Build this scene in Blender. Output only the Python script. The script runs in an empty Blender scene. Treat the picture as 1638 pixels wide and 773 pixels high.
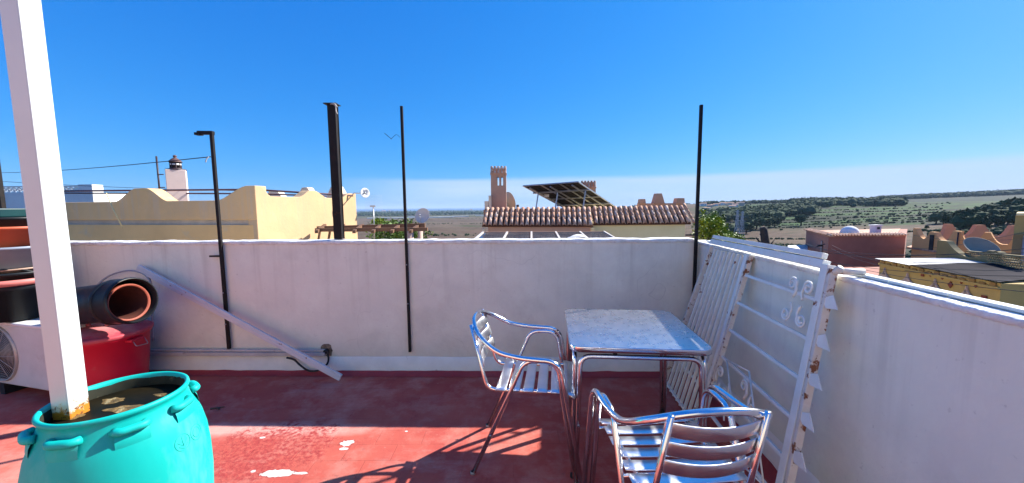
import bpy, math, random
from math import sin, cos, pi, radians as R_
from mathutils import Vector as V, Matrix, noise
SC = bpy.context.scene
COL = SC.collection
random.seed(7)

# ------------------------------------------------------------------ camera, world, sun, exposure
EYE = 1.42
F_PX = 590.0
_p, _r = R_(5.33), math.atan(.0078)
cF = V((0, cos(_p), -sin(_p))); u0 = V((0, sin(_p), cos(_p))); r0 = V((1, 0, 0))
cU = cos(_r)*u0 + sin(_r)*r0; cR = cos(_r)*r0 - sin(_r)*u0
cam_d = bpy.data.cameras.new('camera'); cam = bpy.data.objects.new('camera', cam_d); COL.objects.link(cam)
m = Matrix((cR, cU, -cF)).transposed().to_4x4(); m.translation = V((0, 0, EYE)); cam.matrix_world = m
cam_d.sensor_width = 36; cam_d.lens = 36*F_PX/1638; cam_d.clip_start = .05; cam_d.clip_end = 200000
SC.camera = cam
SUN_AZ, SUN_EL = R_(61.8), R_(36.3)           # azimuth from +Y towards +X
w = bpy.data.worlds.new('World'); SC.world = w; w.use_nodes = True
nt = w.node_tree; N = nt.nodes; L = nt.links; N.clear()
def nd(t, **k):
    n = N.new(t)
    for a, b in k.items(): setattr(n, a, b)
    return n
out = nd('ShaderNodeOutputWorld'); bg = nd('ShaderNodeBackground'); L.new(bg.outputs[0], out.inputs[0])
sky = nd('ShaderNodeTexSky', sky_type='NISHITA', sun_disc=False, sun_elevation=SUN_EL, sun_rotation=SUN_AZ)
sky.air_density = 1.0; sky.dust_density = .3; sky.ozone_density = 2.5; sky.altitude = 100
# clear-day response: each channel of the physical sky through its own gentle curve (deeper, more saturated blue)
sc_ = nd('ShaderNodeSeparateColor'); L.new(sky.outputs[0], sc_.inputs[0]); cb_ = nd('ShaderNodeCombineColor')
for ch_, (g_, k_) in enumerate(((1.6, .0130), (.71, .145), (.38, .52))):
    p_ = nd('ShaderNodeMath', operation='POWER'); L.new(sc_.outputs[ch_], p_.inputs[0]); p_.inputs[1].default_value = g_
    q_ = nd('ShaderNodeMath', operation='MULTIPLY'); L.new(p_.outputs[0], q_.inputs[0]); q_.inputs[1].default_value = k_/.503; L.new(q_.outputs[0], cb_.inputs[ch_])
# thin bank of pale cloud low over the horizon
tc = nd('ShaderNodeTexCoord'); sep = nd('ShaderNodeSeparateXYZ'); L.new(tc.outputs['Generated'], sep.inputs[0])
mp = nd('ShaderNodeMapping'); mp.inputs['Scale'].default_value = (2.2, 2.2, 26); L.new(tc.outputs['Generated'], mp.inputs[0])
nz = nd('ShaderNodeTexNoise'); nz.inputs['Scale'].default_value = 1.3; nz.inputs['Detail'].default_value = 5; L.new(mp.outputs[0], nz.inputs[0])
def math_n(op, a, b=None, clamp=False):
    n = nd('ShaderNodeMath', operation=op, use_clamp=clamp)
    for i, x in enumerate((a, b)):
        if x is None: continue
        if isinstance(x, (int, float)): n.inputs[i].default_value = x
        else: L.new(x, n.inputs[i])
    return n.outputs[0]
def mapr(x, a, b, c, d):
    n = nd('ShaderNodeMapRange', interpolation_type='SMOOTHSTEP'); L.new(x, n.inputs[0])
    for i, q in enumerate((a, b, c, d)): n.inputs[i+1].default_value = q
    return n.outputs[0]
zz = math_n('ADD', sep.outputs[2], math_n('MULTIPLY', math_n('SUBTRACT', nz.outputs[0], .5), .020))
band = mapr(zz, .064, .082, 1, 0)
fade = mapr(sep.outputs[0], -.50, -.10, 0, 1)
streak = mapr(nz.outputs[0], .32, .62, .72, 1.0)
low = mapr(sep.outputs[2], -.01, .05, .55, 1)
cm = math_n('MULTIPLY', math_n('MULTIPLY', math_n('MULTIPLY', band, fade), streak), low)
cm = math_n('MULTIPLY', cm, 1.0)
cmx = nd('ShaderNodeMix', data_type='RGBA'); L.new(cm, cmx.inputs[0]); L.new(cb_.outputs[0], cmx.inputs[6]); cmx.inputs[7].default_value = (1.14, 1.53, 1.98, 1)
L.new(cmx.outputs[2], bg.inputs[0]); bg.inputs[1].default_value = .13
sd = bpy.data.lights.new('sun', 'SUN'); sd.energy = 2.8; sd.angle = R_(.53); sd.color = (1, .95, .87)
so = bpy.data.objects.new('sun', sd); COL.objects.link(so)
to_sun = V((sin(SUN_AZ)*cos(SUN_EL), cos(SUN_AZ)*cos(SUN_EL), sin(SUN_EL)))
so.rotation_euler = to_sun.to_track_quat('Z', 'Y').to_euler(); so.location = (20, 10, 30)
SC.view_settings.view_transform = 'Standard'; SC.view_settings.look = 'None'
SC.view_settings.exposure = 1.95; SC.view_settings.gamma = 1; SC.view_settings.use_curve_mapping = False
SC.cycles.volume_bounces = 0; SC.cycles.max_bounces = 8
SC.cycles.use_denoising = True

# ------------------------------------------------------------------ survey helpers: sight a photo point onto a real plane
def _ray(x, y): return cF + (x-819)/F_PX*cR + (386.5-y)/F_PX*cU
def PZ(x, y, z):
    d = _ray(x, y); t = (z-EYE)/d.z; return V((d.x*t, d.y*t, z))
def PY(x, y, Y):
    d = _ray(x, y); t = Y/d.y; return V((d.x*t, Y, EYE+d.z*t))

# ------------------------------------------------------------------ materials
MATS = {}
def mat(name, c1, c2=None, scale=4, rough=.7, metal=0, bump=0, bscale=30, detail=5, spec=.4, lo=.35, hi=.65, c3=None, s3=1.5, a3=(.5, .7), stretch=(1, 1, 1), dist=.02, rough2=None):
    if name in MATS: return MATS[name]
    mt = bpy.data.materials.new(name); mt.use_nodes = True; t = mt.node_tree; b = t.nodes['Principled BSDF']
    b.inputs['Roughness'].default_value = rough; b.inputs['Metallic'].default_value = metal; b.inputs['Specular IOR Level'].default_value = spec
    b.inputs['Base Color'].default_value = (*c1, 1)
    co = t.nodes.new('ShaderNodeTexCoord'); mpn = t.nodes.new('ShaderNodeMapping'); mpn.inputs['Scale'].default_value = stretch
    oi = t.nodes.new('ShaderNodeObjectInfo'); add = t.nodes.new('ShaderNodeVectorMath'); add.operation = 'ADD'
    mul = t.nodes.new('ShaderNodeMath'); mul.operation = 'MULTIPLY'; mul.inputs[1].default_value = 37; t.links.new(oi.outputs['Random'], mul.inputs[0])
    t.links.new(co.outputs['Object'], add.inputs[0]); t.links.new(mul.outputs[0], add.inputs[1]); t.links.new(add.outputs[0], mpn.inputs[0])
    def ns(s, d=detail):
        n = t.nodes.new('ShaderNodeTexNoise'); n.inputs['Scale'].default_value = s; n.inputs['Detail'].default_value = d; n.inputs['Roughness'].default_value = .62
        t.links.new(mpn.outputs[0], n.inputs['Vector']); return n.outputs[0]
    def rg(x, a, b_):
        n = t.nodes.new('ShaderNodeMapRange'); n.inputs[1].default_value = a; n.inputs[2].default_value = b_; t.links.new(x, n.inputs[0]); return n.outputs[0]
    def mx(fac, a, b_):
        n = t.nodes.new('ShaderNodeMix'); n.data_type = 'RGBA'; t.links.new(fac, n.inputs[0])
        for i, q in ((6, a), (7, b_)):
            if isinstance(q, tuple): n.inputs[i].default_value = (*q, 1)
            else: t.links.new(q, n.inputs[i])
        return n.outputs[2]
    cur = None
    if c2:
        cur = mx(rg(ns(scale), lo, hi), c1, c2)
        if c3: cur = mx(rg(ns(s3), *a3), cur, c3)
        t.links.new(cur, b.inputs['Base Color'])
    if rough2 is not None:
        n = t.nodes.new('ShaderNodeMapRange'); n.inputs[1].default_value = .35; n.inputs[2].default_value = .65; n.inputs[3].default_value = rough; n.inputs[4].default_value = rough2
        t.links.new(ns(scale*1.7), n.inputs[0]); t.links.new(n.outputs[0], b.inputs['Roughness'])
    if bump:
        bn = t.nodes.new('ShaderNodeBump'); bn.inputs['Strength'].default_value = bump; bn.inputs['Distance'].default_value = dist
        t.links.new(ns(bscale, 4), bn.inputs['Height']); t.links.new(bn.outputs[0], b.inputs['Normal'])
    MATS[name] = mt; mt['_mx'] = 1
    return mt

plaster = mat('plaster', (.86, .75, .67), (.74, .645, .585), 1.3, .85, bump=.35, bscale=22, detail=8, c3=(.89, .79, .72), s3=3.5, a3=(.5, .75), dist=.01)
plaster_r = mat('plaster_grey', (.86, .78, .69), (.76, .69, .61), 1.6, .8, bump=.3, bscale=14, detail=8, c3=(.88, .81, .73), s3=3, a3=(.5, .75), dist=.01)
plaster_w = mat('plaster_white', (.84, .82, .72), (.74, .71, .62), 5, .8, bump=.5, bscale=40, c3=(.40, .33, .28), s3=9, a3=(.64, .8), dist=.006)
coping_m = mat('white_coping', (.84, .83, .79), (.66, .63, .57), 14, .75, bump=.8, bscale=45, c3=(.45, .42, .37), s3=22, a3=(.62, .75), dist=.008)
tile_edge_m = mat('glazed_edging', (.76, .79, .75), (.66, .71, .67), 8, .7, spec=.2, bump=.2)
white_m = mat('white_paint', (.80, .82, .80), (.72, .74, .72), 3, .35, bump=.05)
whiteg = mat('gate_paint', (.86, .86, .78), (.76, .74, .65), 9, .45, c3=(.26, .09, .03), s3=15, a3=(.66, .69), bump=.25, bscale=60, dist=.002)
whitex = mat('chalky_paint', (.66, .58, .48), (.74, .69, .60), 16, .6, c3=(.22, .08, .03), s3=20, a3=(.55, .60), bump=.4, bscale=60, dist=.003)
alum = mat('polished_aluminium', (.86, .87, .88), (.80, .81, .82), 20, .13, 1, rough2=.22)
slat_m = mat('brushed_aluminium', (.88, .88, .88), (.80, .80, .80), 12, .28, 1, rough2=.42)
black_iron = mat('black_iron', (.010, .009, .009), (.018, .014, .013), 12, .6, .0, spec=.2, c3=(.07, .028, .014), s3=7, a3=(.64, .72), bump=.2, bscale=50, dist=.003)
teal = mat('teal_plastic', (.0, .40, .355), (.004, .47, .42), 3, .45, spec=.3, c3=(.10, .47, .43), s3=7, a3=(.55, .8), stretch=(1, 1, .35), bump=.06, bscale=8, rough2=.6)
red_pl = mat('red_plastic', (.60, .012, .045), (.50, .01, .035), 3, .42, c3=(.45, .10, .10), s3=8, a3=(.65, .9), bump=.05)
red_lid = mat('faded_red_plastic', (.50, .08, .10), (.42, .03, .06), 4, .5, c3=(.60, .28, .27), s3=3, a3=(.5, .75))
blk_pl = mat('black_plastic', (.010, .013, .016), (.016, .020, .023), 6, .42, spec=.22, bump=.05)
dkgreen = mat('dark_green_plastic', (.005, .035, .04), (.008, .05, .05), 6, .35)
terra = mat('terracotta_plastic', (.56, .12, .05), (.46, .09, .04), 5, .5)
terra_d = mat('old_terracotta', (.36, .085, .045), (.28, .06, .035), 5, .6)
pinkrim = mat('pink_plastic', (.62, .20, .17), (.55, .16, .14), 5, .5)
blueg = mat('grey_blue_plastic', (.27, .31, .38), (.22, .26, .33), 5, .45)
tanpl = mat('tan_plastic', (.42, .28, .2), (.36, .24, .17), 5, .5)
ac_m = mat('ac_casing', (.66, .65, .61), (.58, .57, .53), 5, .5, c3=(.40, .38, .34), s3=6, a3=(.62, .8))
dark_m = mat('dark_interior', (.02, .02, .022), (.03, .03, .03), 5, .6)
wire_m = mat('wire_grille', (.50, .49, .44), (.38, .37, .33), 20, .4, .3)
rubber = mat('black_rubber', (.012, .012, .012), (.02, .02, .02), 20, .5)
hose_m = mat('grey_hose', (.36, .36, .38), (.3, .3, .32), 20, .5)
yellow_l = mat('ochre_render', (.84, .53, .22), (.74, .46, .19), .9, .9, bump=.4, bscale=9, detail=8, c3=(.55, .47, .33), s3=1.1, a3=(.56, .72), dist=.02)
ledge_m = mat('grey_ledge', (.62, .52, .40), (.48, .40, .31), 4, .9, bump=.3)
cream = mat('cream_render', (.72, .60, .44), (.64, .52, .38), 2, .9, bump=.2)
cream_y = mat('pale_yellow_render', (.93, .74, .38), (.88, .69, .34), 2, .9, bump=.2)
salmon = mat('salmon_render', (.52, .30, .20), (.44, .25, .17), 2, .9, bump=.3, c3=(.42, .30, .22), s3=3, a3=(.55, .75))
pink_r = mat('pink_render', (.60, .44, .36), (.54, .38, .30), 2, .9, bump=.2)
brown_r = mat('brown_render', (.42, .18, .125), (.36, .15, .105), 1.2, .9, bump=.25, bscale=6)
orange_r = mat('orange_render', (.80, .42, .16), (.74, .38, .15), 1.5, .9, bump=.2)
ochre2 = mat('mustard_render', (.55, .37, .12), (.48, .32, .11), 1.5, .9, bump=.3)
khaki_r = mat('khaki_render', (.26, .20, .09), (.22, .17, .08), 2, .9, bump=.2)
rust_deco = mat('rust_red_glaze', (.26, .05, .02), (.2, .04, .02), 5, .6)
tile_m = mat('clay_roof_tile', (.56, .33, .22), (.40, .19, .11), 7, .85, bump=.5, bscale=30, detail=7, c3=(.68, .54, .42), s3=5, a3=(.5, .68), dist=.01)
tile_f = mat('far_clay_tile', (.52, .27, .17), (.38, .18, .10), 3, .85, c3=(.62, .46, .34), s3=2, a3=(.5, .68))
wood_m = mat('weathered_wood', (.20, .10, .05), (.12, .06, .035), 6, .8, stretch=(.3, 1, 1), bump=.4)
bwhite = mat('white_building_paint', (.76, .75, .72), (.68, .66, .63), 1, .85)
slate = mat('dark_roof_sheet', (.035, .03, .035), (.06, .05, .055), 1, .9, spec=.1)
slate_l = mat('pale_roof_sheet', (.62, .60, .57), (.50, .48, .46), 2, .6)
glass_m = mat('dusty_glass', (.05, .055, .07), (.09, .09, .10), 3, .15)
pv_m = mat('solar_cell', (.006, .006, .009), (.010, .009, .013), 6, .6, spec=.1)
galv = mat('galvanised_steel', (.42, .43, .45), (.34, .35, .37), 8, .4, .8)
dish_m = mat('dish_grey', (.62, .56, .50), (.54, .48, .43), 3, .9, spec=.1)
dish_tan = mat('dish_tan', (.58, .44, .30), (.50, .37, .25), 3, .6)
rope_m = mat('pale_rope', (.75, .62, .32), (.7, .58, .3), 10, .8)
leaf_y = mat('lime_leaf', (.20, .27, .015), (.09, .15, .012), 3, .55, spec=.3)
leaf_g = mat('green_leaf', (.10, .17, .02), (.05, .10, .015), 3, .6, spec=.3)
leaf_d = mat('pine_needles', (.055, .085, .034), (.032, .052, .024), .12, .9, spec=.1)
bark = mat('bark', (.10, .07, .05), (.06, .045, .035), 6, .9)
cloth_m = mat('pale_cloth', (.5, .48, .45), (.42, .4, .38), 20, .9)
brown_p = mat('purlin_purple', (.13, .06, .07), (.09, .04, .05), 6, .6, .2)

# ------------------------------------------------------------------ mesh builder
def fillet(pts, rad, n=5):
    pts = [V(p) for p in pts]; out = [pts[0]]
    for i in range(1, len(pts)-1):
        a, b, c = pts[i-1], pts[i], pts[i+1]; r = rad if not isinstance(rad, (list, tuple)) else rad[i-1]
        d1 = (a-b); d2 = (c-b); r = min(r, d1.length*.49, d2.length*.49)
        p = b+d1.normalized()*r; q = b+d2.normalized()*r
        for k in range(n+1):
            s = k/n; out.append(p*(1-s)**2 + b*2*s*(1-s) + q*s*s)
    out.append(pts[-1]); return out
def spline(pts, n=6, closed=False):
    pts = [V(p) for p in pts]; out = []; m_ = len(pts)
    rng = range(m_) if closed else range(m_-1)
    for i in rng:
        if closed: p0, p1, p2, p3 = pts[(i-1) % m_], pts[i], pts[(i+1) % m_], pts[(i+2) % m_]
        else: p0, p1, p2, p3 = pts[max(i-1, 0)], pts[i], pts[i+1], pts[min(i+2, m_-1)]
        for k in range(n):
            t = k/n
            out.append(.5*((2*p1)+(p2-p0)*t+(2*p0-5*p1+4*p2-p3)*t*t+(3*p1-p0-3*p2+p3)*t**3))
    if not closed: out.append(pts[-1])
    return out
class MB:
    def __init__(s): s.v = []; s.f = []; s.sm = []; s.mi = []; s.m = 0
    def add(s, vs, fs, smooth=False):
        o = len(s.v); s.v += [V(q) for q in vs]
        for f in fs: s.f.append([i+o for i in f]); s.sm.append(smooth); s.mi.append(s.m)
        return s
    def box(s, c, size, rot=None):
        c = V(c); h = V(size)/2; vs = []
        for z in (-1, 1):
            for x, y in ((-1, -1), (1, -1), (1, 1), (-1, 1)):
                q = V((x*h.x, y*h.y, z*h.z)); q = rot @ q if rot else q; vs.append(c+q)
        return s.add(vs, [(3, 2, 1, 0), (4, 5, 6, 7), (0, 1, 5, 4), (1, 2, 6, 5), (2, 3, 7, 6), (3, 0, 4, 7)])
    def beam(s, a, b, w_, h_, up=(0, 0, 1)):
        a, b = V(a), V(b); d = (b-a).normalized(); up = V(up)
        if abs(d.dot(up)) > .99: up = V((0, 1, 0))
        x = d.cross(up).normalized(); z = x.cross(d); vs = []
        for p in (a, b):
            for i, j in ((-1, -1), (1, -1), (1, 1), (-1, 1)): vs.append(p+x*i*w_/2+z*j*h_/2)
        return s.add(vs, [(0, 1, 2, 3), (7, 6, 5, 4), (1, 0, 4, 5), (2, 1, 5, 6), (3, 2, 6, 7), (0, 3, 7, 4)])
    def tube(s, pts, r, seg=10, closed=False, flat=1.0, taper=None):
        pts = [V(p) for p in pts]; n = len(pts); rings = []
        t0 = (pts[1]-pts[0]).normalized(); a = V((0, 0, 1)) if abs(t0.z) < .9 else V((1, 0, 0))
        nx = t0.cross(a).normalized(); vs = []; fs = []
        for i, p in enumerate(pts):
            if closed: t = (pts[(i+1) % n]-pts[i-1]).normalized()
            else: t = (pts[min(i+1, n-1)]-pts[max(i-1, 0)]).normalized()
            nx = (nx - t*nx.dot(t)).normalized(); ny = t.cross(nx)
            rr = r if taper is None else r*(1+(taper-1)*i/(n-1))
            for k in range(seg):
                an = 2*pi*k/seg; vs.append(p+nx*cos(an)*rr+ny*sin(an)*rr*flat)
        m_ = n if closed else n-1
        for i in range(m_):
            for k in range(seg):
                a_, b_ = i*seg+k, i*seg+(k+1) % seg; c_, d_ = ((i+1) % n)*seg+k, ((i+1) % n)*seg+(k+1) % seg
                fs.append((a_, b_, d_, c_))
        if not closed: fs.append(tuple(range(seg))[::-1]); fs.append(tuple((n-1)*seg+k for k in range(seg)))
        return s.add(vs, fs, True)
    def lathe(s, prof, c=(0, 0, 0), seg=32, rot=None, sm=True, cap=False):
        c = V(c); vs = []; fs = []
        for r, z in prof:
            for k in range(seg):
                q = V((r*cos(2*pi*k/seg), r*sin(2*pi*k/seg), z)); vs.append(c+(rot @ q if rot else q))
        for i in range(len(prof)-1):
            for k in range(seg): fs.append((i*seg+k, i*seg+(k+1) % seg, (i+1)*seg+(k+1) % seg, (i+1)*seg+k))
        if cap: fs.append(tuple(range(seg))[::-1]); fs.append(tuple((len(prof)-1)*seg+k for k in range(seg)))
        return s.add(vs, fs, sm)
    def plate(s, poly, ext):
        poly = [V(p) for p in poly]; n = len(poly); ext = V(ext)
        nrm = V((0, 0, 0))
        for i in range(n): nrm += (poly[i]-poly[0]).cross(poly[(i+1) % n]-poly[0])
        fl = nrm.dot(ext) > 0
        a = list(range(n)); b = [i+n for i in a]
        fs = [a[::-1] if fl else a, b if fl else b[::-1]]
        for i in range(n):
            j = (i+1) % n; q = (i, j, j+n, i+n); fs.append(q if fl else q[::-1])
        return s.add(poly+[p+ext for p in poly], fs)
    def prism(s, poly, z0, z1): return s.plate([V((x, y, z0)) for x, y in poly], (0, 0, z1-z0))
    def build(s, name, m, parent=None, bevel=0, label=None, cat=None, group=None, kind=None, origin=None):
        me = bpy.data.meshes.new(name); xs = s.v
        if parent is not None: o = getattr(parent, '_o', None) or (parent.matrix_basis.translation if parent.parent is None else None); 
        if parent is not None:
            off = V((0, 0, 0)); q = parent
            while q: off += q.location; q = q.parent
            loc = V((0, 0, 0))
        elif origin is not None: off = V(origin); loc = off
        else:
            off = V(((min(p.x for p in xs)+max(p.x for p in xs))/2, (min(p.y for p in xs)+max(p.y for p in xs))/2, min(p.z for p in xs))); loc = off
        me.from_pydata([p-off for p in xs], [], s.f)
        ms = m if isinstance(m, (list, tuple)) else [m]
        for q in ms: me.materials.append(q)
        me.polygons.foreach_set('use_smooth', s.sm); me.polygons.foreach_set('material_index', s.mi); me.update()
        ob = bpy.data.objects.new(name, me); COL.objects.link(ob); ob.location = loc
        if parent is not None: ob.parent = parent
        if bevel:
            bv = ob.modifiers.new('bevel', 'BEVEL'); bv.width = bevel; bv.segments = 2; bv.limit_method = 'ANGLE'; bv.angle_limit = R_(40)
        if label: ob['label'] = label
        if cat: ob['category'] = cat
        if group: ob['group'] = group
        if kind: ob['kind'] = kind
        return ob
def thing(name, loc, label, cat, group=None):
    o = bpy.data.objects.new(name, None); COL.objects.link(o); o.location = loc; o.empty_display_size = .1
    o['label'] = label; o['category'] = cat
    if group: o['group'] = group
    return o
def copy_tree(o, loc, rz, label, parent=None):
    c = o.copy(); COL.objects.link(c)
    if parent is None: c.location = loc; c.rotation_euler = (0, 0, rz); c['label'] = label
    else: c.parent = parent
    for ch in o.children: copy_tree(ch, None, 0, None, c)
    return c
def place(proto_mesh, name, m, parent, loc, rot=(0, 0, 0), sc=(1, 1, 1)):
    ob = bpy.data.objects.new(name, proto_mesh); COL.objects.link(ob); ob.parent = parent
    off = V((0, 0, 0)); q = parent
    while q: off += q.location; q = q.parent
    ob.location = V(loc)-off; ob.rotation_euler = rot; ob.scale = sc
    return ob
def mesh_of(mb, m, name='m'):
    me = bpy.data.meshes.new(name); me.from_pydata(mb.v, [], mb.f); me.materials.append(m)
    me.polygons.foreach_set('use_smooth', mb.sm); me.update(); return me

# ================================================================== SETTING
# ---- terrain: one polar sheet, real heights (metres below the terrace floor)
def az_of(x): d = _ray(x, 330); return math.degrees(math.atan2(d.x, d.y))
def prof_interp(pr, r):
    lr = math.log(r)
    for i in range(len(pr)-1):
        if r <= pr[i+1][0]:
            a, b = math.log(pr[i][0]), math.log(pr[i+1][0]); t = max(0, (lr-a)/(b-a)); t = t*t*(3-2*t) if False else t
            return pr[i][1]*(1-t)+pr[i+1][1]*t
    return pr[-1][1]
PL = [(1, -7.2), (50, -8), (100, -14), (200, -22), (400, -30), (1000, -40), (2000, -47), (5000, -53), (7800, -58.5), (9000, -66)]
P1 = [(1, -7.2), (40, -8.5), (100, -15), (200, -22), (400, -27), (700, -19), (1000, -10), (1500, 6), (2200, 10), (3500, 0), (5200, -60), (9000, -66)]
P2 = [(1, -7.2), (40, -9), (100, -15), (200, -20), (350, -22.5), (500, -18.5), (700, -9), (900, -1), (1100, 7), (1500, 9), (2500, 14), (5200, 0), (9000, -66)]
P25 = [(1, -7.2), (40, -8), (100, -13), (200, -15), (350, -15), (500, -12), (700, -6), (1000, 2), (1300, 6), (1700, 14), (2600, 34), (5200, 20), (9000, -66)]
P3 = [(1, -7.2), (40, -8), (100, -11.5), (200, -10), (350, -11), (500, -8), (800, 0), (1200, 6), (1700, 22), (2600, 43), (5200, 33), (9000, -66)]
CT = [(-180, PL), (az_of(830), PL), (az_of(1080), P1), (az_of(1290), P2), (az_of(1470), P25), (az_of(1638), P3), (75, P3), (110, PL), (180, PL)]
def ground_z(x, y):
    r = max(1.0, math.hypot(x, y)); a = math.degrees(math.atan2(x, y)); z = 0
    for i in range(len(CT)-1):
        if CT[i][0] <= a <= CT[i+1][0]:
            t = (a-CT[i][0])/(CT[i+1][0]-CT[i][0]); z = prof_interp(CT[i][1], r)*(1-t)+prof_interp(CT[i+1][1], r)*t; break
    if 60 < r < 7000:
        z += noise.noise(V((x/90, y/90, 3)))*min(1.6, r/120)*.6 + noise.noise(V((x/500, y/500, 9)))*min(3.0, r/300)
    return z
azs = [-180+i*4 for i in range(30)] + [-62+i*.3 for i in range(414)] + [62.2+i*3.97 for i in range(29)]
rs = [1, 6, 15, 30, 45]; r = 60.0
while r < 9000: rs.append(r); r *= 1.028
rs.append(9000)
vs = []; cols = []; na = len(azs)
def mixc(a, b, t): t = max(0, min(1, t)); return tuple(p*(1-t)+q*t for p, q in zip(a, b))
azR0, azR1, azC = az_of(1150), az_of(1290), az_of(780)
def land_col(x, y, z, r, a):
    n1 = noise.noise(V((x/60, y/60, 1))); n2 = noise.noise(V((x/14, y/14, 5))); n3 = noise.noise(V((x/300, y/300, 2)))
    scrub = mixc((.085, .075, .045), (.045, .055, .028), .5+1.6*n2); scrub = mixc(scrub, (.16, .115, .075), .2+n1)
    brown = mixc((.175, .115, .078), (.22, .155, .10), .5+n1*1.4); brown = mixc(brown, (.10, .10, .05), n2*1.2-.1)
    olive = mixc((.10, .12, .045), (.18, .155, .085), .5+n1*2)
    green = mixc((.050, .125, .028), (.095, .17, .045), .5+n2*1.2)
    wood = mixc((.030, .050, .030), (.05, .07, .04), .5+n2*1.5)
    if a > azR0-3:
        if r < 60: c = (.2, .18, .15)
        elif r < 215: c = scrub
        elif r < 420: c = mixc(scrub, brown, (r-215)/30)
        elif r < 1150:
            s = (math.sin(34*math.log(r)+n1*1.5)); c = mixc(green, (.035, .05, .022), (s-.25)*5); c = mixc(c, (.045, .055, .03), (n2-.12)*5)
            c = mixc(brown, c, (r-420-60*n1)/50)
            c = mixc(c, olive, (n3-.12)*3)
            if a > az_of(1480) and r < 520: c = mixc(scrub, c, (r-430)/80)
        elif r < 1500: c = mixc(green, wood, (r-1150)/120)
        else: c = mixc(wood, (.13, .11, .075), n1*2.2-.2)
        if a < azR0+2: c = mixc(c, brown, .4)
    else:
        q = math.floor(a/3.7+.9*noise.noise(V((r/900, 0, 1)))+7*math.log(r)); h = noise.cell(V((q, math.floor(6*math.log(r)), 3)))
        if r < 60: c = (.2, .18, .15)
        elif r < 700: c = mixc(brown, (.24, .15, .10), h)
        elif r < 1900:
            c = (brown, olive, (.20, .15, .10), (.26, .19, .13))[int(h*3.99)]; c = mixc(c, brown, .3)
        elif r < 2500: c = mixc(olive, (.5, .46, .40), (h-.5)*3)
        elif r < 7000: c = mixc(wood, olive, n3*2)
        else: c = mixc(wood, (.4, .36, .3), n1*2)
    return c
for r in rs:
    for a in azs:
        x, y = r*sin(R_(a)), r*cos(R_(a)); z = ground_z(x, y); vs.append((x, y, z)); cols.append(land_col(x, y, z, r, a))
fs = []
for i in range(len(rs)-1):
    for k in range(na):
        k2 = (k+1) % na; fs.append((i*na+k, (i+1)*na+k, (i+1)*na+k2, i*na+k2))
fs.append(tuple(range(na))[::-1][::-1])
me = bpy.data.meshes.new('terrain'); me.from_pydata(vs, [], fs)
ca = me.color_attributes.new('land', 'FLOAT_COLOR', 'POINT')
ca.data.foreach_set('color', [q for c in cols for q in (*c, 1)])
me.polygons.foreach_set('use_smooth', [True]*len(me.polygons)); me.update()
ter = bpy.data.objects.new('ground', me); COL.objects.link(ter); ter['kind'] = 'structure'
tm = bpy.data.materials.new('land'); tm.use_nodes = True; t = tm.node_tree; b = t.nodes['Principled BSDF']; b.inputs['Roughness'].default_value = .95; b.inputs['Specular IOR Level'].default_value = .1
at = t.nodes.new('ShaderNodeAttribute'); at.attribute_name = 'land'
ge = t.nodes.new('ShaderNodeNewGeometry'); n1 = t.nodes.new('ShaderNodeTexNoise'); n1.inputs['Scale'].default_value = .12; n1.inputs['Detail'].default_value = 9; n1.inputs['Roughness'].default_value = .7
t.links.new(ge.outputs['Position'], n1.inputs['Vector'])
mr = t.nodes.new('ShaderNodeMapRange'); mr.inputs[1].default_value = .35; mr.inputs[2].default_value = .65; mr.inputs[3].default_value = .38; mr.inputs[4].default_value = .72; t.links.new(n1.outputs[0], mr.inputs[0])
mm = t.nodes.new('ShaderNodeVectorMath'); mm.operation = 'SCALE'; t.links.new(at.outputs['Color'], mm.inputs[0]); t.links.new(mr.outputs[0], mm.inputs['Scale']); t.links.new(mm.outputs[0], b.inputs['Base Color'])
me.materials.append(tm)
# ---- sea
mb = MB(); seg = 180; vs = []
for rr in (3000, 12000, 60000):
    for k in range(seg): vs.append((rr*sin(2*pi*k/seg), rr*cos(2*pi*k/seg), -58))
fs = [(i*seg+k, (i+1)*seg+k, (i+1)*seg+(k+1) % seg, i*seg+(k+1) % seg) for i in range(2) for k in range(seg)]
mb.add(vs, fs, True)
sea_m = mat('sea', (.022, .085, .20), (.03, .11, .24), .002, .5, spec=.25)
mb.build('sea', sea_m, kind='structure', origin=(0, 0, -58))

# ---- terrace: floor slab, parapets
def wall_y(x): return 3.0+(1.5-x)*.025
def wall_x(y): return 1.53-(3.01-y)*.114
fm = bpy.data.materials.new('painted_floor'); fm.use_nodes = True; t = fm.node_tree; b = t.nodes['Principled BSDF']
def n_(k): return t.nodes.new(k)
geo = n_('ShaderNodeNewGeometry'); lk = t.links.new
def noi(s, d=6, rgh=.6, vec=None, off=0):
    n = n_('ShaderNodeTexNoise'); n.inputs['Scale'].default_value = s; n.inputs['Detail'].default_value = d; n.inputs['Roughness'].default_value = rgh
    lk(vec or geo.outputs['Position'], n.inputs['Vector']); return n.outputs[0]
def mrg(x, a, b_, c=0., d=1.):
    n = n_('ShaderNodeMapRange'); lk(x, n.inputs[0])
    for i, q in enumerate((a, b_, c, d)): n.inputs[i+1].default_value = q
    return n.outputs[0]
def mth(op, x, y):
    n = n_('ShaderNodeMath'); n.operation = op
    for i, q in enumerate((x, y)):
        if isinstance(q, (int, float)): n.inputs[i].default_value = q
        else: lk(q, n.inputs[i])
    return n.outputs[0]
def mxc(f, a, b_):
    n = n_('ShaderNodeMix'); n.data_type = 'RGBA'; lk(f, n.inputs[0])
    for i, q in ((6, a), (7, b_)):
        if isinstance(q, tuple): n.inputs[i].default_value = (*q, 1)
        else: lk(q, n.inputs[i])
    return n.outputs[2]
c = mxc(mrg(noi(1.6), .35, .65), (.42, .075, .062), (.52, .12, .085))
c = mxc(mrg(noi(4.5, 8, .7), .48, .66), c, (.52, .18, .14))
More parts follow.
